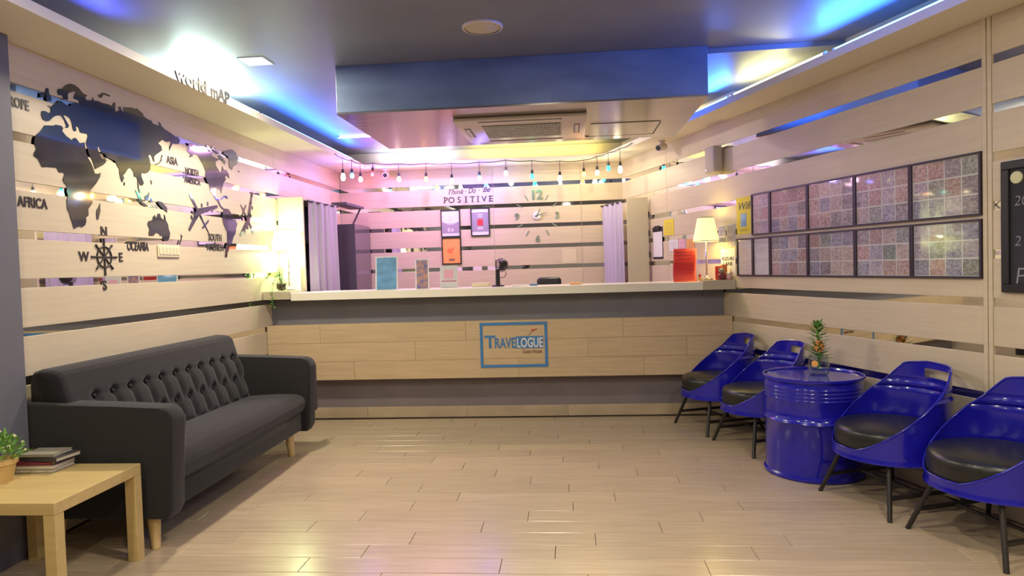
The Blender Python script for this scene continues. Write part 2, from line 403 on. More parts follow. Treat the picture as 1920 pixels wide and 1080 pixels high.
tag(MB().plan([(1.120, 5.725), (rx(5.725, .004), 5.725), (rx(6.05, .004), 6.05), (1.120, 6.05)], 1.084, 1.163).build('counter_end_block', 'block'), 'beige block at counter end under the pleated lamp and figurines', 'block')
# hotel sign in a blue frame
a, b = uz('C', 899, 603), uz('C', 1028, 690)
cx, cz, hw, hh = (a[0]+b[0])/2, (a[1]+b[1])/2, (b[0]-a[0])/2, (a[1]-b[1])/2-.012
sg = wthing('counter_sign', 'blue framed guest house sign with plane on counter front', 'sign', 'C', cx, cz)
t = MB(); e = .024
t.box((-hw, -.004, hh-e), (hw, 0, hh)); t.box((-hw, -.004, -hh), (hw, 0, -hh+e)); t.box((-hw, -.004, -hh+e), (-hw+e, 0, hh-e)); t.box((hw-e, -.004, -hh+e), (hw, 0, hh-e))
t.build('sign_frame', 'travelblue', sg)
text('sign_lettering', 'T', .155, 'travelblue', sg, (-.252, 0, -.025), bold=.02, depth=.0015)
text('sign_lettering', 'RAVE', .125, 'travelblue', sg, (-.168, 0, -.025), bold=.02, depth=.0015, fit=.180)
MB().box((.018, -.0030, -.032), (.255, 0, .072)).build('sign_block', 'travelblue', sg)
text('sign_lettering', 'LOGUE', .115, 'paper', sg, (.026, -.003, -.022), bold=.02, depth=.001, fit=.222)
text('sign_lettering', 'Guest House', .048, 'brown', sg, (.075, 0, -.075), bold=.012, depth=.001, fit=.165)
MB().poly([(.150, .112), (.180, .118), (.205, .133), (.200, .138), (.172, .128), (.160, .134), (.154, .132), (.160, .124)], -.003, 0).build('sign_plane', 'red', sg)
MB().tube([(.12, -.002, .075), (.145, -.002, .095), (.160, -.002, .113)], .0016, 5).build('sign_trail', 'brown', sg)

# ================================================================== sofa
sf = thing('sofa', 'charcoal button-tufted sofa with splayed wooden legs along the map wall', 'sofa', (-2.28, 3.95, 0))
S0, S1 = 3.045, 4.90
part(MB().box((-2.64, S0+.10, .165), (-1.985, S1-.10, .33), .02), 'base', 'fabric', sf, auto=40)
def arm(y0, y1):
    prof = [(-2.655, .16), (-1.95, .16), (-1.925, .20), (-1.905, .60)]
    for k in range(7):
        q = k/6*PI/2; prof.append((-1.965+.06*math.cos(q), .64+.06*math.sin(q)))
    prof += [(-2.2, .712), (-2.655, .735)]
    t = MB(); t.poly(prof, y0, y1)
    es = [e for e in t.bm.edges if abs(e.verts[0].co.y-e.verts[1].co.y) < 1e-6]
    bmesh.ops.bevel(t.bm, geom=es, offset=.018, segments=3, profile=.5, affect='EDGES', clamp_overlap=True)
    return t
for y0, y1 in ((S0, S0+.125), (S1-.125, S1)): part(arm(y0, y1), 'armrest', 'fabric', sf, auto=40)
part(MB().box((-1.975, S1+.001, .28), (-1.935, S1+.09, .60), .012), 'side_pocket', 'fabric', sf, auto=40)
# seat cushion with bulged top
def seat(u, v):
    y = S0+.128+(S1-S0-.256)*u
    prof = [(-1.985, .30), (-1.955, .33), (-1.945, .375), (-1.955, .410), (-1.985, .432), (-2.05, .441), (-2.15, .441), (-2.25, .438), (-2.36, .432), (-2.42, .40)]
    k = v*(len(prof)-1); i = min(int(k), len(prof)-2); t = k-i
    x = prof[i][0]*(1-t)+prof[i+1][0]*t; z = prof[i][1]*(1-t)+prof[i+1][1]*t
    z += .022*math.sin(PI*u)**.6*max(0, math.sin(PI*min(1, max(0, (v-.25)/.7)))); x += .012*math.sin(PI*u)*(1 if v < .5 else 0)
    return Vector((x, y, z))
part(MB().grid(seat, 40, 27), 'seat_cushion', 'fabric', sf, smooth=True)
# back: profile with tufted front
BT = [(-2.36, .40), (-2.375, .48), (-2.41, .60), (-2.445, .72), (-2.475, .82), (-2.487, .858), (-2.505, .876), (-2.54, .886), (-2.60, .889), (-2.635, .878), (-2.648, .85), (-2.650, .60), (-2.650, .20)]
Bu0, Bu1 = S0+.035, S1-.10
btn = [(Bu0+.20+i*.143, .725) for i in range(11)] + [(Bu0+.27+i*.143, .575) for i in range(10)]
def backp(u, v):
    k = v*(len(BT)-1); i = min(int(k), len(BT)-2); t = k-i
    x = BT[i][0]*(1-t)+BT[i+1][0]*t; z = BT[i][1]*(1-t)+BT[i+1][1]*t
    y = Bu0+(Bu1-Bu0)*u
    if v < .40:
        d = 0
        for by, bz in btn:
            r2 = ((y-by)/.024)**2+((z-bz)/.022)**2
            if r2 < 20: d += .030*math.exp(-r2)
        # pleats dropping from the upper buttons and scalloped rolls between them
        if .44 < z < .735:
            ph = (y-(Bu0+.20))/.143 if z > .575 else (y-(Bu0+.27))/.143
            top = .725 if z > .575 else .575
            c = abs((ph+.5) % 1-.5)
            q = max(0, min(1, (top-z)/.15))
            if -.5 < ph < 10.5: d += .013*math.exp(-(c/.10)**2)*(1-.5*q)
            if -.5 < ph < 10.5: d -= .012*math.sin(PI*min(1, max(0, (top-z)/.15)))*(1-math.exp(-(c/.18)**2))
        if -.0 < y-(Bu0+.17) < 1.5: d += .008*math.exp(-((z-.727)/.010)**2)
        x -= d
    # round off the two ends
    for e in (u, 1-u):
        if e < .02: q = 1-e/.02; x += (-2.54-x)*.09*q*q; z += (.55-z)*.05*q*q
    return Vector((x, y, z))
t = MB(); t.grid(backp, 200, 96)
bmesh.ops.holes_fill(t.bm, edges=[e for e in t.bm.edges if e.is_boundary], sides=0)
bk_ = part(t, 'backrest', 'fabric', sf, smooth=True)
for by, bz in btn:
    bx = -2.41-.035*(bz-.60)/.12-.018
    b = MB(); b.sphere((bx+.004, by, bz), .011, 10, (.55, 1, 1)); 
    bmesh.ops.translate(b.bm, verts=b.bm.verts, vec=-Vector(sf.location)); b.build('button', 'fabric', bk_, smooth=True)
for x, y, dx, dy in ((-2.06, S0+.07, .012, -.01), (-2.05, S1-.20, .012, .01), (-2.56, S0+.09, -.01, -.01), (-2.56, S1-.2, -.01, .01)):
    part(MB().tube([(x, y, .168), (x+dx, y+dy, 0)], [.032, .021], 14), 'leg', 'legwood', sf, auto=40)

# ================================================================== side table, pot, books
st = thing('side_table', 'square light birch side table beside the sofa arm', 'table', (-2.315, 2.74, 0))
part(MB().box((-2.59, 2.465, .40), (-2.04, 3.005, .45), .003), 'table_top', 'birch', st)
for x in (-2.59, -2.0905):
    for y in (2.465, 2.955): part(MB().box((x, y, 0), (x+.05, y+.05, .3995), .002), 'leg', 'birch', st)
pp = thing('potted_plant', 'small bushy plant with pale buds in tan pot on side table', 'plant', (-2.515, 2.735, .45))
MB().lathe([(0, 0), (.050, 0), (.066, .075), (.074, .080), (.074, .098), (.066, .098), (.060, .085), (0, .085)], 24).build('pot', 'pot', pp, auto=35)
lf, bd = MB(), MB()
for i in range(430):
    a = random.uniform(0, 2*PI); e = random.uniform(.05, 1.4); r = random.uniform(.05, .105)
    p = Vector((math.cos(a)*math.cos(e)*r, math.sin(a)*math.cos(e)*r, .10+math.sin(e)*r*1.05))
    d = (p-Vector((0, 0, .07))); lf.leaf(p, d+Vector((random.uniform(-.06, .06), random.uniform(-.06, .06), random.uniform(-.02, .06))), (random.uniform(-1, 1), random.uniform(-1, 1), 1), random.uniform(.02, .034), .0055)
    if i % 14 == 0: bd.sphere(p*1.06, .0085, 7, (1, 1, .8))
tag(lf.build('foliage', 'leaf2', pp), kind='stuff'); tag(bd.build('buds', 'bud', pp, smooth=True), kind='stuff')
def book(name, label, cx, cy, z, w_, d_, h_, rz, cov, spiral=False):
    b = thing(name, label, 'book', (cx, cy, z), rz, 'books stacked on the side table')
    MB().box((-w_/2+.003, -d_/2+.003, .002), (w_/2-.003, d_/2-.003, h_-.002)).build('pages', 'pages', b)
    t = MB(); t.box((-w_/2, -d_/2, 0), (w_/2, d_/2, .002)); t.box((-w_/2, -d_/2, h_-.002), (w_/2, d_/2, h_)); t.box((-w_/2, -d_/2, 0), (w_/2, -d_/2+.002, h_)) if not spiral else None
    t.build('cover', cov, b)
    if spiral:
        t = MB()
        for k in range(22):
            x = -w_/2+.008+k*(w_-.016)/21
            t.tube([(x, -d_/2+.004+.007*math.cos(q), h_/2+.009*math.sin(q)) for q in [i*PI/4 for i in range(9)]], .0012, 4, False)
        tag(t.build('spiral_binding', 'wire', b), kind='stuff')
book('spiral_notebook', 'grey spiral notebook at the bottom of the book stack', -2.47, 2.925, .451, .21, .15, .016, .02, 'book1', True)
book('paperback', 'pale paperback lying directly on the spiral notebook', -2.462, 2.926, .468, .20, .145, .014, .04, 'pages')
book('paperback', 'dark red paperback in the middle of the book stack', -2.468, 2.927, .483, .19, .135, .014, .05, 'book2')
book('paperback', 'black paperback with pale page edges tilted on the stack', -2.440, 2.938, .498, .205, .14, .019, -.10, 'book3')
book('paperback', 'olive grey book on top of the book stack', -2.455, 2.935, .518, .165, .125, .012, .03, 'book1')

# ================================================================== drum table with vase
dr = thing('drum_table', 'blue steel drum used as a table between the chairs', 'table', (1.495, 4.314, 0))
prof = [(0, .004), (.272, .004), (.285, 0), (.293, .005), (.293, .022), (.282, .030)]
R_ = .282
def rib(z, h=.010, w_=.012): return [(R_, z-w_), (R_+h*.7, z-w_*.5), (R_+h, z), (R_+h*.7, z+w_*.5), (R_, z+w_)]
prof += [(R_, .15)]+rib(.345)+[(R_, .40)]
for z in (.478, .500, .522, .544): prof += rib(z, .0035, .009)
prof += [(R_, .585), (.291, .588), (.294, .598), (.291, .607), (.283, .606), (.279, .596)]
MB().lathe(prof, 72).build('barrel', 'blue', dr, auto=50)
MB().lathe([(0, .594), (.2785, .594), (.2785, .590), (0, .590)], 72).build('lid', 'blue', dr, auto=30)
vz = Zp(1535, 703, .594)
gv = thing('glass_vase', 'clear tapered glass vase with an orange sticker on the drum', 'vase', (vz.x, vz.y, .5945))
MB().lathe([(0, 0), (.050, 0), (.063, .025), (.066, .045), (.058, .095), (.050, .128), (.047, .128), (.055, .094), (.062, .045), (.058, .025), (.046, .008), (0, .008)], 32).build('bowl', 'glass', gv, smooth=True)
va = math.atan2(-vz.y, -vz.x)-.35
t = MB(); t.lathe([(0, 0), (.020, 0), (.020, .001), (0, .001)], 20, axis='x'); k = t.build('sticker', 'orange', gv); k.location = (.062*math.cos(va), .062*math.sin(va), .078); k.rotation_euler = (0, -.12, va)
MB().lathe([(0, 0), (.056, 0), (.061, .03), (.060, .036), (0, .036)], 24, (0, 0, .009)).build('water', 'glassp', gv, smooth=True)
pl = thing('bromeliad_plant', 'small pineapple-like plant with orange bloom standing in glass vase', 'plant', (vz.x, vz.y, .660)); pl.scale = (1.3, 1.3, 1.08)
MB().tube([(0, 0, -.03), (.004, 0, .06), (.0, 0, .16), (-.006, 0, .235)], [.006, .008, .007, .003], 8).build('stem', 'leaf', pl)
for lo, hi, n, L, nm in ((.135, .235, 30, .062, 'crown_leaves'), (.03, .11, 26, .075, 'lower_leaves')):
    t = MB()
    for i in range(n):
        a = i*2.399; z = lo+(hi-lo)*i/n; el = .25+.9*i/n
        t.leaf((0.005*math.cos(a), .005*math.sin(a), z), (math.cos(a)*math.cos(el), math.sin(a)*math.cos(el), math.sin(el)), (0, 0, 1), L*(1-.35*i/n), .0105)
    t.build(nm, 'leaf', pl)
t = MB()
for i in range(70):
    a = i*2.399; z = .075+.065*(i/70); r = .024*math.sin(PI*min(1, (i+8)/80))
    t.sphere((.004+r*math.cos(a)*.85, r*math.sin(a)*.85, z), random.Random(i).uniform(.003, .0065), 6, (1, 1, 1.5))
tag(t.build('bloom', 'flower', pl, smooth=True), kind='stuff')

# ================================================================== barrel chairs
def make_chair():
    c = thing('barrel_chair', '', 'chair', group='blue barrel chairs by the right wall')
    R, z0 = .283, .262
    def ztop(th):
        x = R*math.cos(th); z = .314+max(0, .255-x)*.80+max(0, -.13-x)*.5
        cap = .732-.035*max(0, abs(abs(th)-PI)-.35)
        z = min(z, cap); return z
    lv = [z0+(.735-z0)*j/48 for j in range(49)]
    nth = 96; ths = [-PI+2*PI*i/nth for i in range(nth)]
    def rad(z):
        r = R
        for zz, h in ((.575, .007), (.60, -.004), (.622, .005)): r += h*math.exp(-((z-zz)/.008)**2)
        if z < z0+.012: r += .004
        return r
    t = MB(); V = []
    for th in ths:
        zt = ztop(th); V.append([t.bm.verts.new((rad(min(z, zt))*math.cos(th), rad(min(z, zt))*math.sin(th), min(z, zt))) for z in lv])
    for i in range(nth):
        for j in range(48):
            i2 = (i+1) % nth; a, b = ztop(ths[i]), ztop(ths[i2])
            if lv[j] >= a-1e-6 and lv[j] >= b-1e-6: continue
            tm = ths[i]+PI/nth; dth = abs(abs((tm+PI) % (2*PI)-PI)-PI) if True else 0
            dth = PI-abs(((tm+PI) % (2*PI))-PI); zm = (lv[j]+lv[j+1])/2
            if (max(0, dth-.30)/.10)**2+((zm-.672)/.027)**2 < 1: continue
            vs_ = [V[i][j], V[i2][j], V[i2][j+1], V[i][j+1]]
            t.bm.faces.new(vs_)
    bmesh.ops.remove_doubles(t.bm, verts=t.bm.verts, dist=1e-5)
    bmesh.ops.recalc_face_normals(t.bm, faces=t.bm.faces)
    bmesh.ops.solidify(t.bm, geom=t.bm.faces[:], thickness=.004)
    t.build('shell', 'blue', c, auto=50).rotation_euler = (0, 0, math.radians(-13))
    MB().tube([((R-.002)*math.cos(th), (R-.002)*math.sin(th), ztop(th)) for th in ths+[PI]], .0055, 6, False).build('rolled_rim', 'blue', c, smooth=True).rotation_euler = (0, 0, math.radians(-13))
    MB().lathe([(0, .270), (.262, .270), (.272, .30), (.274, .36), (.272, .395), (.262, .413), (.24, .422), (.15, .434), (0, .438)], 56).build('seat_cushion', 'leather', c, smooth=True)
    MB().lathe([(0, z0), (.280, z0), (.280, z0+.006), (0, z0+.006)], 48).build('seat_pan', 'blue', c)
    for sx in (1, -1):
        for sy in (1, -1): MB().tube([(sx*.165, sy*.165, z0+.002), (sx*.245, sy*.252, 0)], [.0125, .0115], 10).build('leg', 'steel', c, auto=40)
    k = .105; q = .245-.08*k/z0*1.0
    for sy in (1, -1): MB().box((-.212, sy*.219-.011, .095), (.212, sy*.219+.011, .113), .003).build('stretcher', 'steel', c)
    MB().box((-.011, -.206, .097), (.011, .206, .111), .003).build('stretcher', 'steel', c)
    return c
ch = make_chair(); crz = math.atan2(-RN.y, -RN.x)
for i, (fa, fb, dz, lab) in enumerate([((1275, 792), (1331, 820), 0, 'blue barrel chair with black seat nearest the reception counter'),
        ((1348, 827), (1423, 862), 0, 'blue barrel chair partly hidden behind the blue drum table'),
        ((1540, 920), (1666, 980), .06, 'blue barrel chair standing just in front of the drum table'),
        ((1714, 990), (1898, 1072), 0, 'blue barrel chair nearest the camera below the chalkboard')]):
    p = (Zp(*fa, 0)+Zp(*fb, 0))/2
    wd = (PW-p).dot(RN)                       # keep each back a little clear of the wall
    p = p+RN*min(.245, wd-.305)+RD*(.035 if i == 1 else 0)
    c = ch if i == 0 else copy_tree(ch)
    c.location = (p.x, p.y, 0); c.rotation_euler = (0, 0, crz); c['label'] = lab

# ================================================================== world map on the left wall
def zoom(ox, oy, s, pts): return [(ox+x/s, oy+y/s) for x, y in pts]
A = lambda p: zoom(50, 140, 6, p)
B_ = lambda p: zoom(180, 170, 6, p)
C_ = lambda p: zoom(50, 290, 7.2, p)
D_ = lambda p: zoom(190, 280, 6, p)
E_ = lambda p: zoom(330, 240, 6, p)
G_ = lambda p: zoom(340, 340, 6.75, p)
LAND = [
 ('eurasia', A([(165,410),(200,408),(240,430),(262,428),(270,400),(262,370),(228,348),(270,362),(300,335),(345,315),(372,288),(400,310),(440,340),(490,355),(500,325),(560,318),(590,325),(580,290),(525,270),(530,235),(552,195),(520,190),(470,205),(455,225),(462,270),(440,288),(410,275),(395,235),(350,228),(338,185),(350,160),(395,158),(430,120),(480,100),(530,112),(580,150),(625,205),(680,238),(655,250),(665,285),(710,290),(735,280),(742,255),(752,290),(800,295),(850,320),(895,328)])
  + B_([(125,150),(160,165),(185,185),(180,155),(200,128),(215,150),(210,205),(215,240),(240,225),(262,230),(245,180),(270,178),(290,230),(312,245),(300,185),(400,190),(440,205),(455,198),(490,230),(520,255),(535,290),(590,330),(615,332),(635,370),(690,390),(712,385),(698,350),(722,365),(725,390),(770,435),(840,480),(885,515),(915,520),(940,555),(930,600),(885,600),(862,590),(845,620),(822,675),(818,635),(838,590),(830,568),(790,578),(745,550),(695,590),(730,625),(738,670),(715,690),(670,720),(650,745),(655,800),(640,790),(622,735),(605,715),(585,735),(600,770),(610,840),(605,890),(580,920),(535,930),(512,915),(505,960),(520,1000),(535,1040),(520,1065),(490,1060),(480,1010),(470,1020),(450,965),(425,970),(418,915),(395,875),(370,865),(345,895),(320,935),(300,950),(312,985),(290,1030),(272,985),(258,920),(258,880),(230,835),(215,795),(170,770),(120,750),(105,735)])
  + A([(885,900),(850,885),(825,850),(810,808),(793,815),(800,850),(825,920),(845,945),(880,945),(890,985),(850,1020),(765,1062),(755,1020),(735,960),(705,910),(690,870),(682,820),(672,795),(664,765),(672,740),(685,690),(680,668),(640,660),(600,650),(585,600),(565,578),(548,590),(555,632),(530,635),(515,600),(505,540),(485,490),(440,460),(405,455),(440,520),(470,570),(460,598),(430,595),(445,575),(420,510),(385,460),(330,458),(290,480),(250,520),(220,525),(180,505),(160,450)])),
 ('africa', A([(200,570),(300,572),(320,562),(385,575),(405,600),(395,635),(440,690),(505,740),(520,715),(545,710),(570,740),(590,770),(645,762),(652,800),(662,870),(688,940),(713,985)])
  + C_([(862,110),(890,180),(915,255),(960,258),(995,240),(985,300),(940,380),(875,460),(850,490),(855,560),(885,620),(880,660),(825,735),(830,820),(795,850),(800,900),(785,950),(740,980),(705,965),(675,980),(635,1000),(615,930),(585,840),(570,780),(545,740),(535,610),(555,560),(535,500),(535,420),(495,370),(485,330),(505,270),(495,240),(435,240),(400,175),(260,165),(205,170),(150,60)])
  + A([(75,912),(80,880),(105,835),(80,770),(85,720),(110,670),(155,635)])),
 ('madagascar', C_([(985,655),(990,760),(965,870),(945,878),(935,800),(940,745),(965,705)])),
 ('britain', A([(215,150),(240,155),(245,205),(275,270),(270,300),(225,300),(215,260),(222,230),(200,195)])),
 ('ireland', A([(150,205),(190,205),(195,250),(150,258)])),
 ('arctic_island', A([(795,235),(845,205),(870,205),(935,235),(930,248),(860,225),(838,262),(815,258)])),
 ('australia', D_([(575,760),(600,738),(608,765),(620,770),(628,725),(655,722),(668,770),(690,790),(702,800),(700,730),(715,755),(722,800),(745,840),(755,900),(770,940),(765,990),(745,1030),(715,1035),(685,1010),(680,960),(660,975),(645,945),(610,935),(585,970),(530,970),(530,930),(540,905),(515,840),(525,810),(560,800),(575,785)])),
 ('new_zealand', D_([(890,955),(908,975),(895,1030),(880,1075),(870,1070),(893,1000)])),
 ('new_guinea', D_([(630,580),(680,595),(735,660),(738,710),(700,680),(660,640),(640,615)])),
 ('sunda_islands', D_([(378,460),(395,475),(440,540),(455,590),(520,635),(515,648),(465,625),(420,575),(410,540)])),
 ('borneo', D_([(480,530),(515,510),(535,480),(530,540),(515,585),(490,570)])),
 ('sri_lanka', D_([(250,365),(262,380),(258,410),(248,395)])),
 ('malaya', D_([(400,340),(414,360),(418,440),(440,490),(425,490),(405,420)])),
 ('philippines', D_([(548,345),(560,350),(568,398),(556,392)])),
 ('sulawesi', D_([(545,565),(560,545),(572,600),(555,592)])),
 ('japan', D_([(675,60),(690,75),(677,90),(674,130),(640,165),(605,172),(602,164),(648,148),(663,115)])),
 ('north_america', E_([(120,170),(175,170),(240,215),(265,235),(300,235),(340,262),(395,270),(400,310),(465,350),(480,340),(470,310),(490,300),(525,340),(555,380),(545,410),(512,372),(485,352),(442,378),(445,420),(480,480),(505,512),(518,430),(535,470),(565,475),(590,520),(598,570),(570,540),(545,545),(560,575),(530,620),(515,690),(505,735),(498,690),(455,685),(440,710),(440,760),(468,790),(485,780),(480,820),(500,870),(530,905),(545,912),(520,918),(490,880),(465,825),(440,800),(410,745),(385,710),(370,640),(345,600),(325,540),(330,490),(300,410),(275,370),(240,305),(205,290),(185,300),(180,320),(140,328),(165,300),(125,265),(125,240),(150,225),(110,205),(145,200)])),
 ('greenland', E_([(525,285),(560,250),(580,262),(590,245),(630,245),(670,275),(685,320),(698,325),(690,370),(685,410),(640,435),(625,472),(598,445),(590,400),(595,360),(580,320)])),
 ('iceland', E_([(692,482),(718,488),(705,500)])),
 ('cuba', E_([(500,800),(540,760),(572,768),(580,798),(562,790),(540,775),(508,808)])),
 ('arctic_island', E_([(305,215),(335,228),(358,270),(335,262)])),
 ('arctic_island', E_([(335,190),(350,196),(405,268),(390,268)])),
 ('arctic_island', E_([(400,195),(418,238),(440,240),(485,290),(470,292),(405,230)])),
 ('south_america', G_([(530,370),(545,345),(590,350),(620,390),(635,440),(640,480),(680,490),(705,540),(690,590),(685,650),(655,710),(640,770),(600,840),(595,880),(580,900),(575,960),(550,960),(555,900),(555,830),(580,760),(575,640),(555,600),(530,540),(515,470),(518,420)])),
]
mu, mz = uz('L', 200, 300)
wm = wthing('world_map', 'glossy black acrylic world map pieces mounted on left wall', 'wall map', 'L', mu, mz)
def lpts(px, u0, z0): return [(uz('L', *p)[0]-u0, uz('L', *p)[1]-z0) for p in px]
for nm, px in LAND: MB().poly(lpts(px, mu, mz), -.0035, 0).build(nm, 'acrylic', wm)
# two propeller aeroplanes
def plane(label, nose, tail, w1, w2, t1, t2, eng):
    hub = G_([((nose[0]+tail[0])/2, (nose[1]+tail[1])/2)])[0]
    u0, z0 = uz('L', *hub); P = lambda q: Vector(lpts(G_([q]), u0, z0)[0])
    pa = wthing('plane_decal', label, 'wall decal', 'L', u0, z0, group='black aeroplanes on the map wall')
    N, T, W1, W2, T1, T2 = map(P, (nose, tail, w1, w2, t1, t2))
    def limb(a, b, ra, rb, y, name):
        d = (b-a).normalized(); n = Vector((-d.y, d.x)); pts = []
        for k in range(5): q = PI/2+k*PI/4; pts.append(a+(d*math.cos(q)+n*math.sin(q))*ra)
        for k in range(5): q = -PI/2+k*PI/4; pts.append(b+(d*math.cos(q)+n*math.sin(q))*rb)
        MB().poly([tuple(p) for p in pts], -y, 0).build(name, 'acrylic', pa)
    mid = N+(T-N)*.42
    limb(N, T, .016, .004, .0040, 'fuselage'); limb(mid, W1, .024, .012, .0034, 'wing'); limb(mid, W2, .024, .012, .0036, 'wing')
    limb(T1, T2, .007, .007, .0030, 'tailplane')
    for e in eng: q = P(e); r = .010; MB().poly([(q.x+r*math.cos(i*PI/5), q.y+1.6*r*math.sin(i*PI/5)) for i in range(10)], -.0038, 0).build('engine', 'acrylic', pa)
plane('black aeroplane decal flying towards the N of north america', (110, 180), (343, 655), (447, 320), (100, 608), (340, 500), (268, 590), [(330, 285), (255, 305), (152, 400), (126, 455)])
plane('black aeroplane decal tilted steeply beside the bright left lamp', (908, 645), (750, 300), (893, 150), (750, 680), (815, 305), (765, 435), [(897, 338), (878, 440), (808, 645), (838, 590)])
bpy.data.objects['plane_decal']['label'] = 'black aeroplane decal between oceania and south america lettering'
LB = 'letterblack'
wtext('map_lettering', 'black letters EUROPE cut by the grey pillar', 'EUROPE', 'L', (-3, 195), (53, 205), .05, LB, bold=.02)
wtext('map_lettering', 'black letters AFRICA left of the africa shape', 'AFRICA', 'L', (33, 387), (89, 391), .05, LB, bold=.02)
wtext('map_lettering', 'small black letters ASIA beside the asia shape', 'ASIA', 'L', (312, 306), (333, 310), .05, LB, bold=.02)
no = wtext('map_lettering', 'black letters NORTH AMERICA in two lines on left wall', 'NORTH\nAMERICA', 'L', (345, 326), (375, 330), .045, LB, bold=.02, align='CENTER')
no.location.y += .10
so = wtext('map_lettering', 'black letters SOUTH AMERICA in two lines on left wall', 'SOUTH\nAMERICA', 'L', (386, 448), (418, 450), .052, LB, bold=.02, align='CENTER', up=-.01)
so.location.y += .13
wtext('map_lettering', 'black letters OCEANIA under the australia shape', 'OCEANIA', 'L', (238, 469), (278, 470), .055, LB, bold=.02)
a, b = uz('F', 329, 152), uz('F', 429, 196)
cl_ = wthing('cove_lettering', 'black letters world mAP on the edge of the left cove', 'lettering', 'F', a[0], 2.497)
text('word', 'world', .112, 'ink', cl_, (0, 0, 0), bold=.024, depth=.003, fit=(b[0]-a[0])*.55)
text('word', 'mAP', .112, 'ink', cl_, ((b[0]-a[0])*.62, 0, 0), bold=.024, depth=.003, fit=(b[0]-a[0])*.38)
# compass rose as a ship's wheel
cu, cz = uz('L', 195, 482)
cp = wthing('compass_decal', 'black ship wheel compass with N E S W letters', 'wall decal', 'L', cu, cz)
t = MB(); Rr = .060
t.tube([(Rr*math.cos(i*PI/16), -.003, Rr*math.sin(i*PI/16)) for i in range(33)], .0052, 6, False); t.build('rim', LB, cp, smooth=True)
for i in range(4):
    a = i*PI/4; L = .108 if i % 2 == 0 else .098
    MB().tube([(-L*math.cos(a), -.003, -L*math.sin(a)), (-.07*math.cos(a), -.003, -.07*math.sin(a)), (0, -.003, 0), (.07*math.cos(a), -.003, .07*math.sin(a)), (L*math.cos(a), -.003, L*math.sin(a))], [.007, .0055, .0045, .0055, .007], 6).build('spoke', LB, cp)
MB().sphere((0, -.003, 0), .014, 10, (1, .25, 1)).build('hub', LB, cp)
for b, x, z in (('N', -.022, .125), ('S', -.024, -.190), ('E', .125, -.024), ('W', -.205, -.024)): text('compass_letter', b, .075, LB, cp, (x, 0, z), bold=.02)
# switch plate
a, b = uz('L', 293, 457), uz('L', 336, 484)
sp = wthing('switch_plate', 'cream switch plate on left wall below the australia shape', 'switch', 'L', (a[0]+b[0])/2, (a[1]+b[1])/2)
MB().box((-.125, -.010, -.042), (.125, 0, .042), .004).build('plate', 'wallplate', sp)
for i in range(6): MB().box((-.112+i*.0385, -.014, -.026), (-.080+i*.0385, -.009, .026), .002).build('switch', 'wallplate', sp)

# ================================================================== photo boards on the right wall
pme = MB(); pme.box((-.5, -.0012, -.5), (.5, 0, .5)); PHOTO = bpy.data.meshes.new('photo'); pme.bm.to_mesh(PHOTO); pme.bm.free(); PHOTO.materials.append(M['photo'])
def photo_board(label, u0, u1, z0, z1, cols, rows=3, doc=0):
    b = wthing('photo_board', label, 'picture frame', 'R', (u0+u1)/2, (z0+z1)/2, group='framed guest photo boards')
    w2, h2, e = (u1-u0)/2, (z1-z0)/2, .011
    t = MB(); t.box((-w2, -.016, h2-e), (w2, 0, h2)); t.box((-w2, -.016, -h2), (w2, 0, -h2+e)); t.box((-w2, -.016, -h2+e), (-w2+e, 0, h2-e)); t.box((w2-e, -.016, -h2+e), (w2, 0, h2-e)); t.build('frame', 'framebrown', b)
    MB().box((-w2+e, -.006, -h2+e), (w2-e, 0, h2-e)).build('backing', 'paper', b)
    iw, ih = 2*(w2-e), 2*(h2-e)
    if not doc:
        pw, ph = iw/cols, ih/rows
        for i in range(cols):
            for j in range(rows):
                o = bpy.data.objects.new('photo', PHOTO); COL.objects.link(o); o.parent = b
                o.location = (-iw/2+(i+.5)*pw, -.0062, -ih/2+(j+.5)*ph); o.scale = (pw-.008, 1, ph-.008)
    else:
        t = MB(); rr = random.Random(doc)
        for k in range(15 if doc == 1 else 8):
            z = ih*.42-k*ih*(.055 if doc == 1 else .045); L = rr.uniform(.3, .85)*iw
            t.box((-iw*.42, -.0064, z-.0012), (-iw*.42+L, -.006, z+.0012))
        tag(t.build('printed_lines', 'printgrey', b), kind='stuff')
    MB().box((-w2+e, -.0105, -h2+e), (w2-e, -.0095, h2-e)).build('pane', 'glassp', b)
    return b
tops = [(.311, .5425, 2), (.5445, .968, 4), (.970, 1.414, 4), (1.416, 1.845, 4), (1.847, 2.285, 4)]
nm5 = ['narrow two-column guest photo board beside the yellow wifi poster', 'second board from the wifi poster in the upper photo row', 'middle board of the upper photo row', 'fourth board of the upper photo row from the wifi poster', 'upper photo board nearest the vertical wall trim']
for (a, b, c), l in zip(tops, nm5): photo_board(l, a, b, 1.515, 1.838, c)
lows = [(.098, .316, 0, 1), (.318, .538, 0, 2), (.5405, .966, 4, 0), (.968, 1.414, 4, 0), (1.416, 1.850, 4, 0), (1.852, 2.285, 4, 0)]
nm6 = ['framed handwritten notice at the lamp end of the lower row', 'framed printed notice beside the handwritten one in the lower row', 'lower photo board next to the framed notices', 'second photo board of the lower row from the framed notices', 'third photo board of the lower row from the framed notices', 'lower photo board nearest the vertical wall trim']
for (a, b, c, d), l in zip(lows, nm6): photo_board(l, a, b, 1.193, 1.497, c, 3, d)
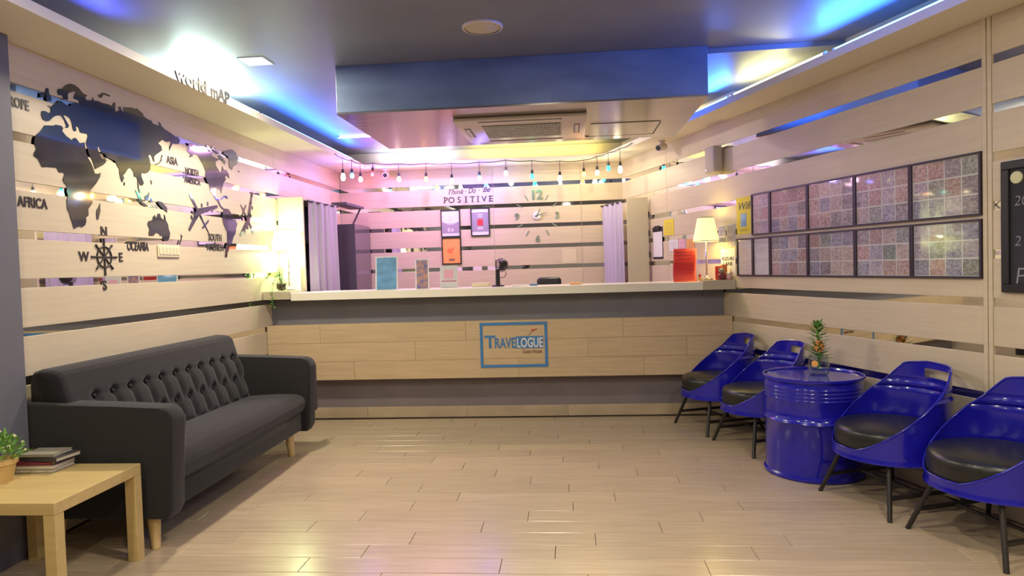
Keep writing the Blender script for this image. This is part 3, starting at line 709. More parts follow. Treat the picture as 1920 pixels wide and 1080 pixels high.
# chalkboard
cb = wthing('chalkboard', 'dark framed chalkboard with chalk writing at the right picture edge', 'chalkboard', 'R', 2.397+.30, 1.445)
t = MB(); e = .04
t.box((-.30, -.022, .318-e), (.30, 0, .318), .003); t.box((-.30, -.022, -.318), (.30, 0, -.318+e), .003); t.box((-.30, -.022, -.318+e), (-.30+e, 0, .318-e), .003); t.box((.30-e, -.022, -.318+e), (.30, 0, .318-e), .003)
t.build('frame', 'black', cb)
MB().box((-.26, -.010, -.278), (.26, 0, .278)).build('slate', 'chalkboard', cb)
for b, py, sz in (('20', 386, .070), ('2', 461, .070), ('P', 532, .115)): text('chalk_writing', b, sz, 'chalk', cb, (-.242, -.0102, uz('R', 1905, py)[1]-1.445), shear=.15, depth=.0004, bold=-.012)
mg = MB().lathe([(0, -.008), (.028, -.008), (.030, -.004), (.030, 0), (0, 0)], 24, axis='y').build('magnet', 'bud'); mg.location = floc('R', 2.397+.075, 1.68, .010); mg.rotation_euler = (0, 0, frot('R'))
tag(mg, 'round cream magnet near the top of the chalkboard', 'magnet')
# papers on the right wall towards the counter
def sheet(name, label, cat, f, c0, c1, m, off=.0, thick=.003, rot=0):
    a, b = uz(f, *c0), uz(f, *c1); w2, h2 = abs(b[0]-a[0])/2, abs(a[1]-b[1])/2
    s = wthing(name, label, cat, f, (a[0]+b[0])/2, (a[1]+b[1])/2, off)
    MB().box((-w2, -thick, -h2), (w2, 0, h2)).build('sheet', m, s); return s, w2, h2
def lines(s, w2, z0, dz, n, m, y=-.0036, seed=1, h=.0016, lf=.8):
    rr = random.Random(seed); t = MB()
    for k in range(n): L = w2*rr.uniform(.5, 1)*lf; t.box((-L, y, z0-k*dz-h), (L, y+.0008, z0-k*dz+h))
    tag(t.build('printed_lines', m, s), kind='stuff')
s, w2, h2 = sheet('wifi_poster', 'yellow Wifi poster above the lamp next to photo boards', 'poster', 'R', (1381, 372), (1409, 437), 'yellow')
text('poster_lettering', 'Wifi', .085, 'ink', s, (-w2*.85, -.003, h2*.32), shear=.3, bold=.004, depth=.0006, fit=w2*1.7)
MB().box((-w2*.40, -.004, -h2*.62), (w2*.40, -.003, h2*.10)).build('poster_picture', 'posterblue', s)
lines(s, w2, -h2*.75, .012, 2, 'ink', seed=3)
s, w2, h2 = sheet('note_sheet', 'small yellow note on the wall above the clipboard', 'note', 'R', (1245, 413), (1264, 440), 'yellow'); lines(s, w2, h2*.5, .022, 5, 'printgrey', seed=5)
s, w2, h2 = sheet('clipboard', 'white clipboard with black clip hanging beside the open door panel', 'clipboard', 'R', (1224, 427), (1244, 485), 'black', thick=.005)
MB().box((-w2+.012, -.006, -h2+.02), (w2-.006, -.005, h2-.05)).build('paper', 'paper', s); MB().box((-w2*.5, -.014, h2-.03), (w2*.5, -.005, h2+.012), .003).build('clip', 'black', s)
for px0, px1, m, l in [((1255, 450), (1272, 470), 'paper', 'pale greeting card leftmost above the red sign'), ((1273, 449), (1286, 468), 'pink', 'pink greeting card between two others above red sign'), ((1288, 449), (1303, 469), 'orange', 'orange greeting card next to the lamp shade')]:
    s, w2, h2 = sheet('greeting_card', l, 'card', 'R', px0, px1, m); s['group'] = 'cards above the red sign'; lines(s, w2, h2*.4, .025, 3, 'printgrey', seed=len(l))
for px0, px1, l in [((1348, 424), (1361, 443), 'upper small landscape postcard behind the pleated lamp'), ((1348, 445), (1361, 464), 'lower small landscape postcard behind the pleated lamp'), ((1363, 421), (1380, 462), 'tall landscape postcard between lamp and wifi poster')]:
    s, w2, h2 = sheet('postcard', l, 'postcard', 'R', px0, px1, 'paper'); s['group'] = 'postcards behind the lamp'
    o = bpy.data.objects.new('picture', PHOTO); COL.objects.link(o); o.parent = s; o.location = (0, -.0032, 0); o.scale = (2*w2-.012, 1, 2*h2-.012)
s, w2, h2 = sheet('name_poster', 'cream poster with two lines of black capitals above figurines', 'poster', 'R', (1352, 467), (1380, 518), 'paper')
text('poster_lettering', 'KIZUKI\nLANE', .042, 'ink', s, (0, -.003, h2*.15), align='CENTER', bold=.02, depth=.0006, sx=1.35); lines(s, w2, -h2*.75, .014, 2, 'pinkink', seed=2)
# wall speaker and cameras
a, b = uz('R', 1339, 279), uz('R', 1365, 321)
ws = wthing('wall_speaker', 'slim cream loudspeaker mounted on right wall under the soffit', 'speaker', 'R', (a[0]+b[0])/2-.02, (a[1]+b[1])/2)
MB().box((-.085, -.10, -.115), (.075, -.012, .115), .02, 3).build('cabinet', 'speaker', ws, auto=40); MB().box((-.06, -.012, -.07), (.05, 0, .07), .003).build('bracket', 'acwhite', ws)
MB().lathe([(0, 0), (.008, 0), (.008, -.004), (0, -.004)], 12, (-.05, -.100, -.08), 'y').build('badge', 'brass', ws)
def cctv(label, loc, aim):
    c = thing('security_camera', label, 'camera', loc, aim)
    MB().lathe([(0, .0), (.035, 0), (.037, -.012), (.02, -.02), (0, -.02)], 20).build('mount', 'acwhite', c, auto=40)
    MB().tube([(0, 0, -.015), (0, -.005, -.04)], .011, 10).build('arm', 'acwhite', c)
    MB().tube([(0, .045, -.05), (0, -.06, -.075)], .033, 20).build('housing', 'acwhite', c, auto=40)
    MB().tube([(0, -.058, -.0745), (0, -.066, -.0764)], .024, 18).build('lens', 'black', c)
q = Yp(723, 316, 7.72); cctv('white security camera under the back soffit on pink side', (q.x, q.y, ZS), .1)
q = Zp(1250, 264, ZS); cctv('white security camera under the right soffit', (q.x-.05, q.y-.02, ZS), -.75)

# ================================================================== back wall: slogan, awards, clock
def bw(px, py): return uz('B', px, py)
a, b = bw(833, 381), bw(925, 379)
sl = wthing('slogan_lettering', 'slogan reading Think Do Be POSITIVE on pink back wall', 'lettering', 'B', a[0], a[1])
Ls = b[0]-a[0]
for c, px in zip('POSITIVE', (836, 846.6, 861, 874, 886, 896.5, 908, 920.5)):
    x = bw(px, 380)[0]-a[0]
    text('serif_letter', c, .098, 'ink', sl, (x, 0, 0), bold=.008, align='CENTER')
    if c in 'PITVE':
        wd = {'I': .018, 'T': .016, 'V': .0, 'P': .016, 'E': .016}[c]; xo = {'P': -.018, 'E': -.014}.get(c, 0)
        if wd: MB().box((x+xo-wd, -.003, 0), (x+xo+wd, 0, .005)).build('serif', 'ink', sl)
        if c in 'IPE': MB().box((x+xo-wd, -.003, .064), (x+xo+wd, 0, .069)).build('serif', 'ink', sl)
text('script_lettering', 'Think', .085, 'ink', sl, (.03, 0, .100), shear=.45, bold=.0, fit=.19)
text('script_lettering', 'Do', .090, 'ink', sl, (.285, 0, .106), shear=.4, bold=.004, fit=.09)
text('script_lettering', 'Be', .090, 'ink', sl, (.455, 0, .112), shear=.4, bold=.004, fit=.09)
for x, z in ((.258, .128), (.42, .134)): MB().lathe([(0, -.003), (.006, -.003), (.006, 0), (0, 0)], 10, (x, 0, z), 'y').build('dot', 'ink', sl)
def award(label, c0, c1, build):
    a, b = bw(*c0), bw(*c1); w2, h2, e = (b[0]-a[0])/2, (a[1]-b[1])/2, .012
    f = wthing('award_frame', label, 'picture frame', 'B', (a[0]+b[0])/2, (a[1]+b[1])/2)
    t = MB(); t.box((-w2, -.018, h2-e), (w2, 0, h2)); t.box((-w2, -.018, -h2), (w2, 0, -h2+e)); t.box((-w2, -.018, -h2+e), (-w2+e, 0, h2-e)); t.box((w2-e, -.018, -h2+e), (w2, 0, h2-e)); t.build('frame', 'black', f)
    MB().box((-w2+e, -.008, -h2+e), (w2-e, 0, h2-e)).build('print_sheet', 'orange' if build == 'o' else 'paper', f)
    i = w2-e
    if build == 'a':
        MB().poly([(-i+.004, -h2+.045), (i-.004, -h2+.045), (i-.004, .02), (.05, 0), (-.05, 0), (-i+.004, .02)], -.0088, -.008).build('print_block', 'printgrey', f)
        text('award_lettering', '8.6', .062, 'paper', f, (0, -.0088, -.095), align='CENTER', depth=.0004, bold=.01)
        MB().box((-.04, -.0094, -.012), (.04, -.0088, -.006)).build('print_line', 'paper', f); lines(f, .03, .075, .018, 3, 'printgrey', -.0086)
    elif build == 'b':
        MB().box((-i+.004, -.0088, -h2+.05), (i-.004, -.008, h2-.055)).build('print_block', 'printgrey', f)
        MB().box((-.035, -.0096, -.045), (.035, -.0088, .03), .0002).build('print_heart', 'red', f); lines(f, .06, .085, .022, 2, 'paper', -.0096, 4, .005); lines(f, .05, -.065, .018, 2, 'paper', -.0096, 5, .004)
    else:
        MB().poly([(-.055, .0), (-.03, .035), (-.01, .02), (.04, .05), (.025, .02), (.01, -.02), (-.02, -.035), (-.04, -.025)], -.0088, -.008).build('print_bird', 'orangeink', f)
        lines(f, .07, -.062, .02, 1, 'orangeink', -.0088, 4); lines(f, .06, -.10, .014, 2, 'brown', -.0088, 9, .005)
award('black framed award reading 8.6 on back wall', (826, 394), (864, 444), 'a')
award('black framed grey award with red square right of slogan side', (882, 390), (919, 442), 'b')
award('black framed orange award with bird below the 8.6 award', (828, 445.5), (866, 495), 'o')
ccx, ccz = bw(1007, 404)
ck = wthing('wall_clock', 'frameless wall clock of stick-on silver numerals on back wall', 'clock', 'B', ccx, ccz)
MB().lathe([(0, -.02), (.045, -.02), (.05, -.012), (.05, 0), (0, 0)], 32, (0, 0, 0), 'y').build('dial_hub', 'paper', ck, auto=40)
for b, x, z, s_ in (('12', 0, .19, .15), ('3', .235, -.04, .105), ('6', 0, -.305, .105), ('9', -.235, -.04, .105)):
    text('numeral', b, s_, 'silverletter', ck, (x, -.001, z), align='CENTER', bold=.035, depth=.004)
for h in (1, 2, 4, 5, 7, 8, 10, 11):
    a = PI/2-h*PI/6; r0, r1 = .20, .27
    o = MB().box((-.035, -.006, -.006), (.035, 0, .006), .001).build('hour_mark', 'silverletter', ck); o.location = ((r0+r1)/2*math.cos(a), 0, (r0+r1)/2*math.sin(a)); o.rotation_euler = (0, -a, 0)
for a, L, wd in ((math.radians(62), .085, .006), (math.radians(15), .12, .0045)):
    o = MB().box((-.03, -.026, -wd), (L, -.022, wd)).build('clock_hand', 'silverletter', ck); o.rotation_euler = (0, -a, 0)
s, w2, h2 = sheet('blank_sheet', 'cream blank sheet on the back wall below the clock', 'sheet', 'B', (1054, 467), (1081, 493), 'wallplate')

# ================================================================== cupboards and curtains behind the counter
lc = thing('cupboard', 'white cupboard side lit by lamp at the left of counter', 'cupboard', (-2.56, 6.5, 0))
part(MB().box((XL+.003, 6.10, 0), (-2.438, 6.125, 2.03), .002), 'side_panel', 'door', lc)
part(MB().box((XL+.003, 6.87, 0), (-2.438, 6.895, 2.03), .002), 'side_panel', 'door', lc)
part(MB().box((XL+.003, 6.126, 2.005), (-2.438, 6.869, 2.03)), 'top_panel', 'door', lc)
for z in (.4, .8, 1.2, 1.6): part(MB().box((XL+.004, 6.126, z), (-2.46, 6.869, z+.02)), 'shelf', 'dark', lc)
part(MB().box((XL+.003, 6.126, .0), (XL+.010, 6.869, 2.004)), 'back_panel', 'dark', lc)
def curtain(label, p0, p1, z0, z1, waves, amp, splay=0.):
    p0, p1 = Vector((*p0, 0)), Vector((*p1, 0)); d = p1-p0; L = d.length; d.normalize(); n = Vector((-d.y, d.x, 0))
    def fn(u, v):
        q = u*(1+splay*(1-v)); a = amp*(.55+.45*(1-v))
        return p0+d*(q*L)+n*(a*math.sin(u*waves*2*PI+.7*math.sin(v*3)) + .35*a*math.sin(u*waves*4.7*PI+1))+Vector((0, 0, z0+(z1-z0)*v - (.012*math.sin(u*waves*2*PI)**2 if v > .98 else 0)))
    c = thing('curtain', label, 'curtain', ((p0+p1)/2).to_tuple())
    g = MB(); g.grid(fn, 90, 24); part(g, 'cloth', 'curtain', c, smooth=True)
    part(MB().tube([p0-d*.02+Vector((0, 0, z1-.012)), p1+d*.03+Vector((0, 0, z1-.012))], .009, 10), 'rod', 'steel', c); return c
curtain('lilac curtain hanging over the left cupboard opening', (-2.405, 6.16), (-2.36, 6.80), .35, 2.01, 4, .022, .05)
part_b = thing('wall_bracket', 'dark bracket shelf high beside the left curtain', 'bracket', (-2.45, 7.1, 2.02))
q0, q1 = Yp(610, 372, 6.95), Yp(643, 379, 7.5)
part(MB().plan([(-2.46, 6.93), (-2.30, 6.93), (-2.30, 7.55), (-2.46, 7.55)], 2.03, 2.055), 'board', 'cabgrey', part_b)
part(MB().tube([(-2.33, 7.5, 2.03), (-2.45, 7.5, 1.80)], .010, 8), 'brace', 'cabgrey', part_b)
dc = thing('tall_cabinet', 'tall dark grey cabinet against the pink back wall', 'cabinet', (-2.45, 7.5, 0))
part(MB().box((-2.565, 7.30, 0), (-2.345, 7.86, 1.85), .003), 'body', 'cabgrey', dc)
part(MB().box((-2.3445, 7.302, .02), (-2.335, 7.858, 1.848), .001), 'side_panel', 'cabside', dc)
rp_ = thing('door_panel', 'open cream door panel with black hinges beside right curtain', 'door panel', (.75, 7.2, 0))
part(MB().box((.630, 7.19, 0), (.850, 7.215, 2.01), .002), 'leaf', 'door', rp_)
for z in (1.80, 1.60, 1.38, .9, .3): part(MB().box((.850, 7.186, z), (.862, 7.20, z+.06), .002), 'hinge', 'black', rp_)
curtain('lilac curtain hanging beside the open door panel at right', (.40, 7.80), (.59, 7.27), .35, 1.995, 4, .022, .0)

# ================================================================== lamps and things on the counter
WT = 1.1505
def lamp(label, x, y, z0, zb, zt, rb, rt, m, col, watts, pleats, tilt=0):
    l = thing('table_lamp', label, 'lamp', (x, y, z0))
    MB().lathe([(0, 0), (.055, 0), (.055, .010), (.02, .022), (.009, .035), (0, .035)], 28).build('base', 'brass', l, auto=40)
    h = zb-z0; t = MB(); t.lathe([(.0075, .03), (.0075, h*.42), (.012, h*.44), (.012, h*.47), (.0075, h*.49), (.0075, h+.03), (.0, h+.03)], 14); t.build('stem', 'brass', l, auto=40)
    H2 = zt-zb
    def fn(u, v):
        a = u*2*PI; r = rb+(rt-rb)*v; r *= 1+.025*math.cos(a*pleats); return Vector((r*math.cos(a), r*math.sin(a), h+H2*v))
    MB().grid(fn, pleats*6, 4, True).build('shade', m, l, smooth=True)
    t = MB()
    for zz, rr in ((h, rb), (h+H2, rt)): t.tube([(rr*math.cos(i*PI/18), rr*math.sin(i*PI/18), zz) for i in range(37)], .004, 5, False)
    t.build('shade_trim', 'wallplate', l)
    MB().sphere((0, 0, h+H2*.45), .028, 12).build('bulb', 'bulb_bw', l, smooth=True)
    p = point('lamp_light', (x, y, zb+.02), col, watts, .03); q = point('lamp_light', (x, y, zt+.0), col, watts*.5, .03)
    return l
lamp('gold table lamp with lit pleated yellow shade by photo boards', 1.172, 5.86, 1.1635, 1.492, 1.690, .106, .066, 'shadeR', (1, .80, .28), 3.2, 26)
lamp('table lamp with blown-out bright shade at left counter end', -2.525, 5.93, 1.1705, 1.530, 1.715, .142, .105, 'shadeL', (.84, 1, .58), 11, 22)
def stand(name, label, cat, px, wpx, top, Y, m, zb=WT, lean=.10):
    p = Yp(px, 540, Y); wd = wpx*Y/F; ht = Yp(px, top, Y).z-zb
    s = thing(name, label, cat, (p.x, Y, zb), 0)
    o = MB().box((-wd/2-.008, .0005, 0), (wd/2+.008, .002, ht+.008)).build('backing_sheet', 'paper', s); o.rotation_euler = (-lean, 0, 0)
    o = MB().box((-wd/2+.004, -.002, .004), (wd/2-.004, 0, ht-.004)).build('print_sheet', m, s); o.rotation_euler = (-lean, 0, 0)
    o = MB().box((-wd/2-.004, -.006, 0), (wd/2+.004, -.003, ht+.006)).build('holder', 'glassp', s); o.rotation_euler = (-lean, 0, 0)
    o = MB().box((-wd/2, -.003, 0), (wd/2, ht*.35, .004)).build('holder_foot', 'glassp', s); return s, wd, ht
s, wd, ht = stand('poster_stand', 'blue poster in clear acrylic stand left on the counter', 'poster', 725, 40, 482, 6.0, 'posterblue')
s, wd, ht = stand('brochure_holder', 'colourful blue and orange brochure in holder on counter', 'brochure', 792, 23, 487, 6.0, 'brochure', lean=.06)
s, wd, ht = stand('payment_card_stand', 'pink and white card in clear stand below orange award', 'card stand', 842, 30, 500, 6.05, 'paper', lean=.06)
o = MB().box((-wd*.3, -.0035, ht*.42), (wd*.3, -.0022, ht*.85)).build('printed_square', 'pink', s); o.rotation_euler = (-.06, 0, 0)
o = MB().box((-wd*.48, -.0035, ht*.30), (wd*.48, -.0022, ht*.34)).build('printed_bar', 'pinkink', s); o.rotation_euler = (-.06, 0, 0)
p = Yp(1285, 531, 5.92)
rs = thing('red_sign', 'bright red notice in a slanted stand on the counter', 'sign', (p.x, 5.92, WT), .08)
t = MB(); t.grid(lambda u, v: Vector((-.105+.20*u+.012*v, .045*v-.02+.018*math.sin(v*PI*1.6), .285*v)), 10, 16); bmesh.ops.solidify(t.bm, geom=t.bm.faces[:], thickness=.002); t.build('sheet', 'redsign', rs, smooth=True)
t = MB()
for k, (z, L) in enumerate([(.255, .07), (.232, .08), (.20, .06), (.165, .085), (.15, .08), (.11, .075)]): t.box((.0-L, -.006+.045*z/.285-.02, z-.004), (L, -.0025+.045*z/.285-.02+.018*math.sin(z/.285*PI*1.6), z+.004))
tag(t.build('printed_lines', 'redink', rs), kind='stuff')
# trailing plant in a glass globe
vx = Yp(525, 520, 5.84).x
vp = thing('plant_vase', 'glass globe vase with trailing green vine at left counter end', 'vase', (vx+.03, 5.80, 1.1705))
MB().lathe([(0, .0), (.035, 0), (.052, .03), (.056, .065), (.045, .105), (.030, .125), (.028, .123), (.043, .104), (.053, .065), (.049, .032), (.033, .004), (0, .004)], 28).build('globe', 'glass', vp, smooth=True)
t = MB()
for i in range(40): a = i*2.4; r = .034*math.sqrt((i % 13)/13); t.sphere((r*math.cos(a), r*math.sin(a), .012+.05*i/40), .011, 6)
tag(t.build('pebbles', 'soil', vp, smooth=True), kind='stuff')
vines = [[(0, 0, .06), (-.01, -.01, .13), (-.05, -.03, .17), (-.10, -.05, .14), (-.13, -.06, .10)], [(0, 0, .06), (.0, -.02, .13), (-.03, -.06, .12), (-.045, -.085, .05), (-.050, -.092, -.03), (-.045, -.095, -.10), (-.03, -.096, -.15)], [(0, 0, .06), (.01, -.01, .14), (.025, -.02, .19)], [(0, 0, .07), (-.02, 0, .15), (-.025, .0, .21)]]
for v in vines: MB().tube(v, .0022, 5).build('vine', 'leaf', vp, smooth=True)
rr = random.Random(3)
for v, n in zip(vines, (12, 13, 6, 5)):
    for k in range(n):
        q = (.3+.7*k/n)*(len(v)-1); i = min(int(q), len(v)-2); p = Vector(v[i]).lerp(Vector(v[i+1]), q-i)
        t = MB(); t.leaf(p, (rr.uniform(-1, .6), rr.uniform(-1, -.1), rr.uniform(-.7, .6)), (0, -.3, 1), rr.uniform(.026, .042), .013); t.build('leaf', 'leaf2', vp)
p = Yp(549, 540, 6.02)
nt_ = thing('notice_stand', 'white framed notice standing beside the bright left lamp', 'notice', (p.x, 6.02, WT))
o = MB().box((-.08, -.004, 0), (.08, 0, .315)).build('frame', 'white', nt_); o = MB().box((-.07, -.0052, .012), (.07, -.004, .303)).build('sheet', 'paper', nt_)
lines(nt_, .06, .26, .022, 10, 'printgrey', -.006, 8)
# desk fan, side on
p = Yp(934, 539, 6.08)
fn_ = thing('desk_fan', 'small black desk fan seen from the side on counter', 'fan', (p.x, 6.08, WT)); fn_.scale = (1.3, 1.3, 1.1)
MB().lathe([(0, 0), (.045, 0), (.045, .008), (.018, .016), (0, .016)], 20).build('base', 'black', fn_, auto=40)
MB().tube([(0, 0, .012), (0, 0, .14)], [.016, .014], 12).build('post', 'black', fn_)
g = thing('x', None, None); bpy.data.objects.remove(g)
t = MB()
for x, r in ((-.02, .055), (-.04, .045), (.0, .058), (.015, .05)): t.tube([(x+.03, r*math.cos(i*PI/12), .175+r*math.sin(i*PI/12)) for i in range(25)], .0022, 5, False)
for i in range(14): a = i*PI/7; t.tube([(-.012, .0, .175), (-.005, .042*math.cos(a), .175+.042*math.sin(a)), (.03, .058*math.cos(a), .175+.058*math.sin(a)), (.045, .05*math.cos(a), .175+.05*math.sin(a))], .0015, 4, False)
o = t.build('guard', 'black', fn_)
MB().lathe([(0, .045), (.04, .05), (.05, .075), (.03, .10), (0, .105)], 18, (-.03, 0, .178), 'x').build('motor_housing', 'black', fn_, auto=40)
for i in range(4):
    o = MB().box((-.003, .006, -.014), (.003, .045, .014), .002).build('blade', 'black', fn_); o.location = (.02, 0, .175); o.rotation_euler = (i*PI/2, 0, 0)
MB().tube([(.05, 0, .14), (.06, 0, .10), (.045, 0, .075), (.012, 0, .07)], .003, 5).build('handle', 'black', fn_)
# office chair behind the counter
oc = thing('office_chair', 'black office chair back rising behind the counter', 'chair', (-.20, 6.95, 0))
MB().box((-.125, -.03, .82), (.125, .04, 1.205), .05, 4).build('backrest', 'black', oc, auto=40); MB().box((-.23, -.50, .45), (.23, -.04, .53), .04, 3).build('seat', 'black', oc, auto=40)
MB().tube([(0, .02, .9), (0, .06, .6), (0, -.2, .47)], .018, 8).build('back_post', 'steel', oc); MB().tube([(0, -.27, .08), (0, -.27, .45)], .025, 12).build('column', 'steel', oc)
for i in range(5): a = i*2*PI/5; MB().tube([(0, -.27, .09), (.27*math.cos(a), -.27+.27*math.sin(a), .06), (.27*math.cos(a), -.27+.27*math.sin(a), .0)], [.02, .016, .018], 8).build('leg', 'steel', oc)
def flat(name, label, cat, px, py, Y, w_, d_, h_, m, rz=0):
    p = Yp(px, py, Y); o = MB().box((-w_/2, -d_/2, 0), (w_/2, d_/2, h_), min(.003, h_*.3), 1).build(name, m); o.location = (p.x, Y, WT); o.rotation_euler = (0, 0, rz); return tag(o, label, cat)
flat('folder', 'orange folder lying on the counter right of the chair', 'folder', 1079, 537, 6.10, .10, .18, .012, 'orange')
flat('pen_tray', 'dark blue pen tray on counter left of office chair', 'tray', 1001, 538, 6.05, .07, .06, .014, 'travelblue')
flat('paper_pile', 'white paper pile between the fan and pen tray', 'papers', 975, 539, 6.08, .15, .19, .007, 'paper', .1)
flat('tissue_box', 'low cream box between card stand and desk fan', 'box', 902, 535, 6.10, .16, .08, .038, 'wallplate')
# little things on the right end block
BZ = 1.1635
def fig(label, px, Y, m1, m2, h):
    p = Yp(px, 520, Y); f = thing('figurine', label, 'figurine', (p.x, Y, BZ))
    MB().lathe([(0, 0), (.026*h, 0), (.034*h, .02*h), (.032*h, .045*h), (.018*h, .06*h), (0, .062*h)], 18).build('body', m1, f, smooth=True)
    MB().sphere((0, 0, .078*h), .025*h, 12).build('head', m2, f, smooth=True)
    for sx in (-1, 1): MB().sphere((sx*.017*h, 0, .098*h), .009*h, 8).build('ear', m2, f, smooth=True); MB().sphere((sx*.024*h, -.016*h, .035*h), .011*h, 8).build('paw', m1, f, smooth=True)
fig('small dark red figurine with grey head on the end block', 1353, 5.77, 'book2', 'book1', .95)
fig('tiny pale figurine at the edge of the end block', 1366, 5.755, 'pink', 'paper', .6)
fig('tiny orange figurine at the foot of the pleated lamp', 1312, 5.80, 'orange', 'red', .5)
def card(label, px, top, Y, w_, m):
    p = Yp(px, 515, Y); h_ = Yp(px, top, Y).z-BZ; o = MB().box((-w_/2, -.012, 0), (w_/2, .012, h_), .002, 1).build('gift_box', m); o.location = (p.x, Y, BZ); o.rotation_euler = (0, 0, .1); tag(o, label, 'box')
card('small red box standing behind the figurines', 1347, 499, 5.83, .05, 'red'); card('small orange box standing behind the figurines by the poster', 1358, 496, 5.80, .045, 'orangeink')
p = Yp(1352, 515, 5.86); sp_ = thing('mini_plant', 'tiny green plant behind the red box', 'plant', (min(p.x, rx(5.86, .03)), 5.86, BZ))
MB().lathe([(0, 0), (.014, 0), (.018, .03), (0, .03)], 14).build('pot', 'red', sp_); t = MB()
for i in range(24): a = i*2.4; t.leaf((0, 0, .03+.05*i/24), (math.cos(a)*.5, math.sin(a)*.5, 1), (0, 0, 1), .035, .007)
t.build('leaves', 'leaf2', sp_)

# ================================================================== ceiling fittings
dl = thing('downlight', 'square lit downlight in the ceiling beside the world map cove', 'light', (-1.99, 4.29, ZC))
t = MB(); t.box((-.085, -.085, -.004), (.085, -.070, 0)); t.box((-.085, .070, -.004), (.085, .085, 0)); t.box((-.085, -.070, -.004), (-.070, .070, 0)); t.box((.070, -.070, -.004), (.085, .070, 0)); t.build('bezel', 'white', dl)
MB().box((-.070, -.070, -.002), (.070, .070, 0)).build('diffuser', 'led', dl)
for i, (x, y) in enumerate(DOWN[1:]+[(-1.45, 7.05), (-.05, 6.75)]):  # fittings repeated for the added fill lamps, none of them in view
    c = copy_tree(dl); c.location = (x, y, ZC); c['group'] = 'added lobby downlights out of view'; c['label'] = ['added square downlight above the near side table', 'added square downlight by the right wall overhead', 'added square downlight in the rear left ceiling corner', 'added square downlight in the middle of the rear lobby', 'added square downlight in the rear right ceiling corner', 'added square downlight in the ceiling just before the speaker', 'added pinkish square downlight over the desk behind the bulkhead', 'added warm square downlight over the desk behind the bulkhead'][i]
q = (Zp(866, 50, ZC)+Zp(943, 50, ZC))/2
cs = thing('ceiling_speaker', 'round cream speaker grille in the dark ceiling', 'speaker', (q.x, q.y, ZC))
MB().lathe([(0, -.010), (.098, -.010), (.104, -.006), (.104, 0), (0, 0)], 48).build('grille', 'speaker', cs, auto=40); MB().lathe([(.104, -.012), (.117, -.010), (.119, 0), (.104, 0)], 48).build('rim', 'acwhite', cs, auto=40)
ac = thing('air_conditioner', 'white ceiling cassette air conditioner under the dark bulkhead', 'air conditioner', (-.315, 5.19, 2.39))
t = MB(); t.box((-.475, -.42, -.028), (.475, .42, -.0005), .012, 2); t.build('panel', 'acwhite', ac, auto=40)
t = MB(); t.box((-.29, -.24, -.0295), (.29, .24, -.028)); t.build('intake', 'dark', ac)
t = MB()
for i in range(47): x = -.285+i*.0124; t.box((x-.0022, -.235, -.036), (x+.0022, .235, -.029))
for j in range(7): y = -.21+j*.07; t.box((-.285, y-.002, -.034), (.285, y+.002, -.030))
tag(t.build('grille_bars', 'white', ac), kind='stuff')
for lo, hi in (((-.43, -.17), (-.385, .17)), ((.385, -.17), (.43, .17)), ((-.30, -.385), (.30, -.335)), ((-.30, .335), (.30, .385))):
    v = MB().box((lo[0], lo[1], -.0295), (hi[0], hi[1], -.028)).build('air_slot', 'printgrey', ac)
    c = ((lo[0]+hi[0])/2, (lo[1]+hi[1])/2); L = MB(); 
    if hi[0]-lo[0] < .1: L.box((c[0]-.012, lo[1]+.01, -.036), (c[0]+.012, hi[1]-.01, -.030), .002)
    else: L.box((lo[0]+.01, c[1]-.014, -.036), (hi[0]-.01, c[1]+.014, -.030), .002)
    L.build('louvre', 'acwhite', ac)
def tube_light(label, p0, p1, m, r=.012):
    p0, p1 = Vector(p0), Vector(p1); c = (p0+p1)/2; d = (p1-p0).normalized(); t = thing('led_tube', label, 'light', c, 0, 'light tubes in the ceiling cove')
    MB().tube([p0-c+d*.02, p1-c-d*.02], r, 10).build('tube', m, t, smooth=True)
    for e, k in ((p0, 1), (p1, -1)): MB().tube([e-c, e-c+d*.02*k], r*1.15, 10).build('end_cap', 'white', t)
tz = ZF+.0145
tube_light('blue cove tube along the back of the left cove', (XF-.045, 5.1, tz), (XF-.045, 7.3, tz), 'tubeblue')
tube_light('white cove tube behind the world map lettering', (XF-.045, 4.1, tz), (XF-.045, 5.05, tz), 'tubewhite')
tube_light('blue cove tube at the near end of the right cove', rpt(-3.4, .26, tz), rpt(-1.55, .26, tz), 'tubeblue')
tube_light('yellow cove tube in the right cove beside the bulkhead', rpt(-1.5, .27, tz), rpt(-.5, .27, tz), 'tubeyellow')
tube_light('blue cove tube at the far end of the right cove', rpt(-.45, .27, tz), rpt(.2, .27, tz), 'tubeblue')
tube_light('white batten light on ceiling left of the bulkhead', (-2.32, 6.80, ZC-.012), (-1.62, 6.80, ZC-.012), 'tubewhite', .010)

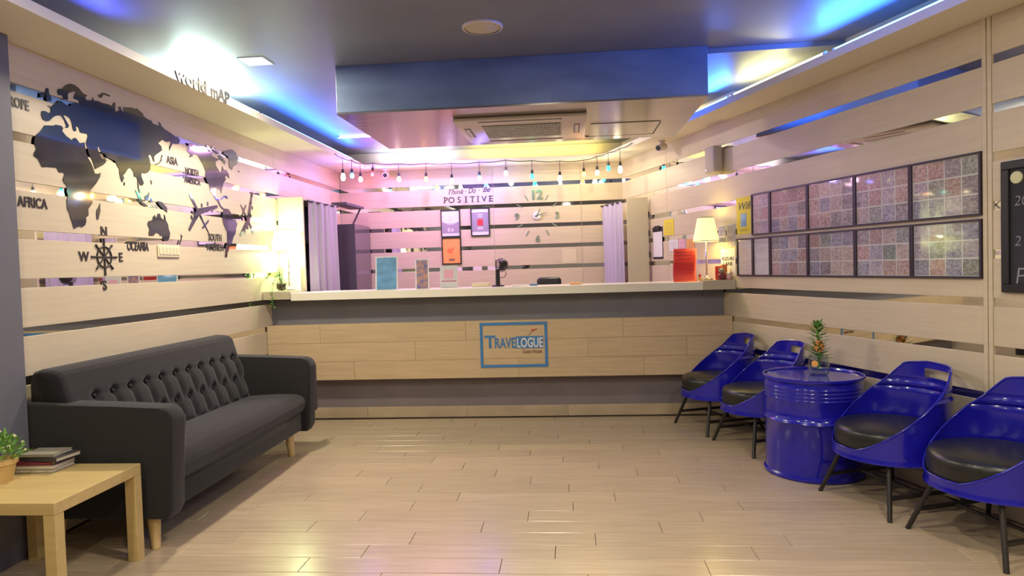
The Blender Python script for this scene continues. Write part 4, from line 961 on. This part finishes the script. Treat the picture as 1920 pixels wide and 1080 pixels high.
# ================================================================== string lights along the far cove
sl_ = thing('string_lights', 'black festoon cable with coloured bulbs along the back cove', 'string lights', (-.9, 7.55, ZF))
BL = [(642, 296, 330, 'w', 'L'), (659, 300, 329, 'b', 'L'), (675, 306, 336, 'w', 'L'), (698, 306, 326, 'r', 'B'), (747, 307, 336, 'w', 'B'), (798, 306, 336, 'o', 'B'), (846, 306, 339, 'w', 'B'), (898, 304, 334, 'b', 'B'), (948, 300, 325, 'w', 'B'), (997, 301, 331, 'g', 'B'), (1049, 302, 334, 'w', 'B'), (1094, 300, 327, 'o', 'B'), (1119, 293, 324, 'w', 'B'), (1140, 286, 316, 'c', 'R'), (1162, 278, 317, 'w', 'R')]
LC = {'w': (1, .72, .42), 'b': (.20, .16, 1), 'r': (1, .15, .45), 'o': (1, .42, .08), 'g': (.1, 1, .5), 'c': (.1, .9, .8)}
nR = -RN; cable = []; org = Vector(sl_.location)
for px, cy, by, k, side in BL:
    if side == 'L': f = lambda y: Xp(px, y, XF+.012)
    elif side == 'B': f = lambda y: Yp(px, y, 7.575)
    else: f = lambda y: on(px, y, RN, RN.dot(PW)-.322)
    a = f(cy); b = f(by); b = Vector((a.x, a.y, b.z)); cable.append(a)
    so_ = MB().tube([a-org, Vector((a.x, a.y, b.z+.075))-org, Vector((a.x, a.y, b.z+.07))-org, Vector((a.x, a.y, b.z+.03))-org], [.003, .003, .014, .016], 8).build('socket', 'black', sl_)
    c = b-org; t = MB()
    if px in (642, 1049, 1162): t.lathe([(0, -.05), (.018, -.04), (.024, -.015), (.02, .015), (.012, .032), (0, .034)], 14, c)
    else: t.lathe([(0, -.03), (.016, -.025), (.024, -.006), (.021, .012), (.012, .03), (0, .032)], 14, c)
    t.build('bulb', 'bulb_b'+k, so_, smooth=True)
    col = LC[k]
    if k == 'w': col = (1, .52, .95) if px < 800 else ((.95, .62, 1) if px < 900 else (1, .86, .58))
    en = {'w': 2.0, 'b': 11, 'r': 3.5, 'o': 2.2, 'g': 1.2, 'c': .9}[k]
    if k == 'w' and px > 900: en *= 1.3
    d = {'L': Vector((.03, -.03, -.03)), 'B': Vector((0, -.045, -.03)), 'R': Vector((-.03, -.04, -.03))}[side]
    point('bulb_light', b+d, col, en, .03)
pts = []
first = [Xp(628, 288, XF+.012)]
allp = first+cable+[on(1185, 268, RN, RN.dot(PW)-.322)]
for a, b in zip(allp, allp[1:]):
    for i in range(6): t_ = i/6; p = a.lerp(b, t_); p.z -= .012*math.sin(PI*t_); pts.append(p-org)
pts.append(allp[-1]-org)
MB().tube(pts, .0045, 6).build('cable', 'black', sl_, smooth=True)
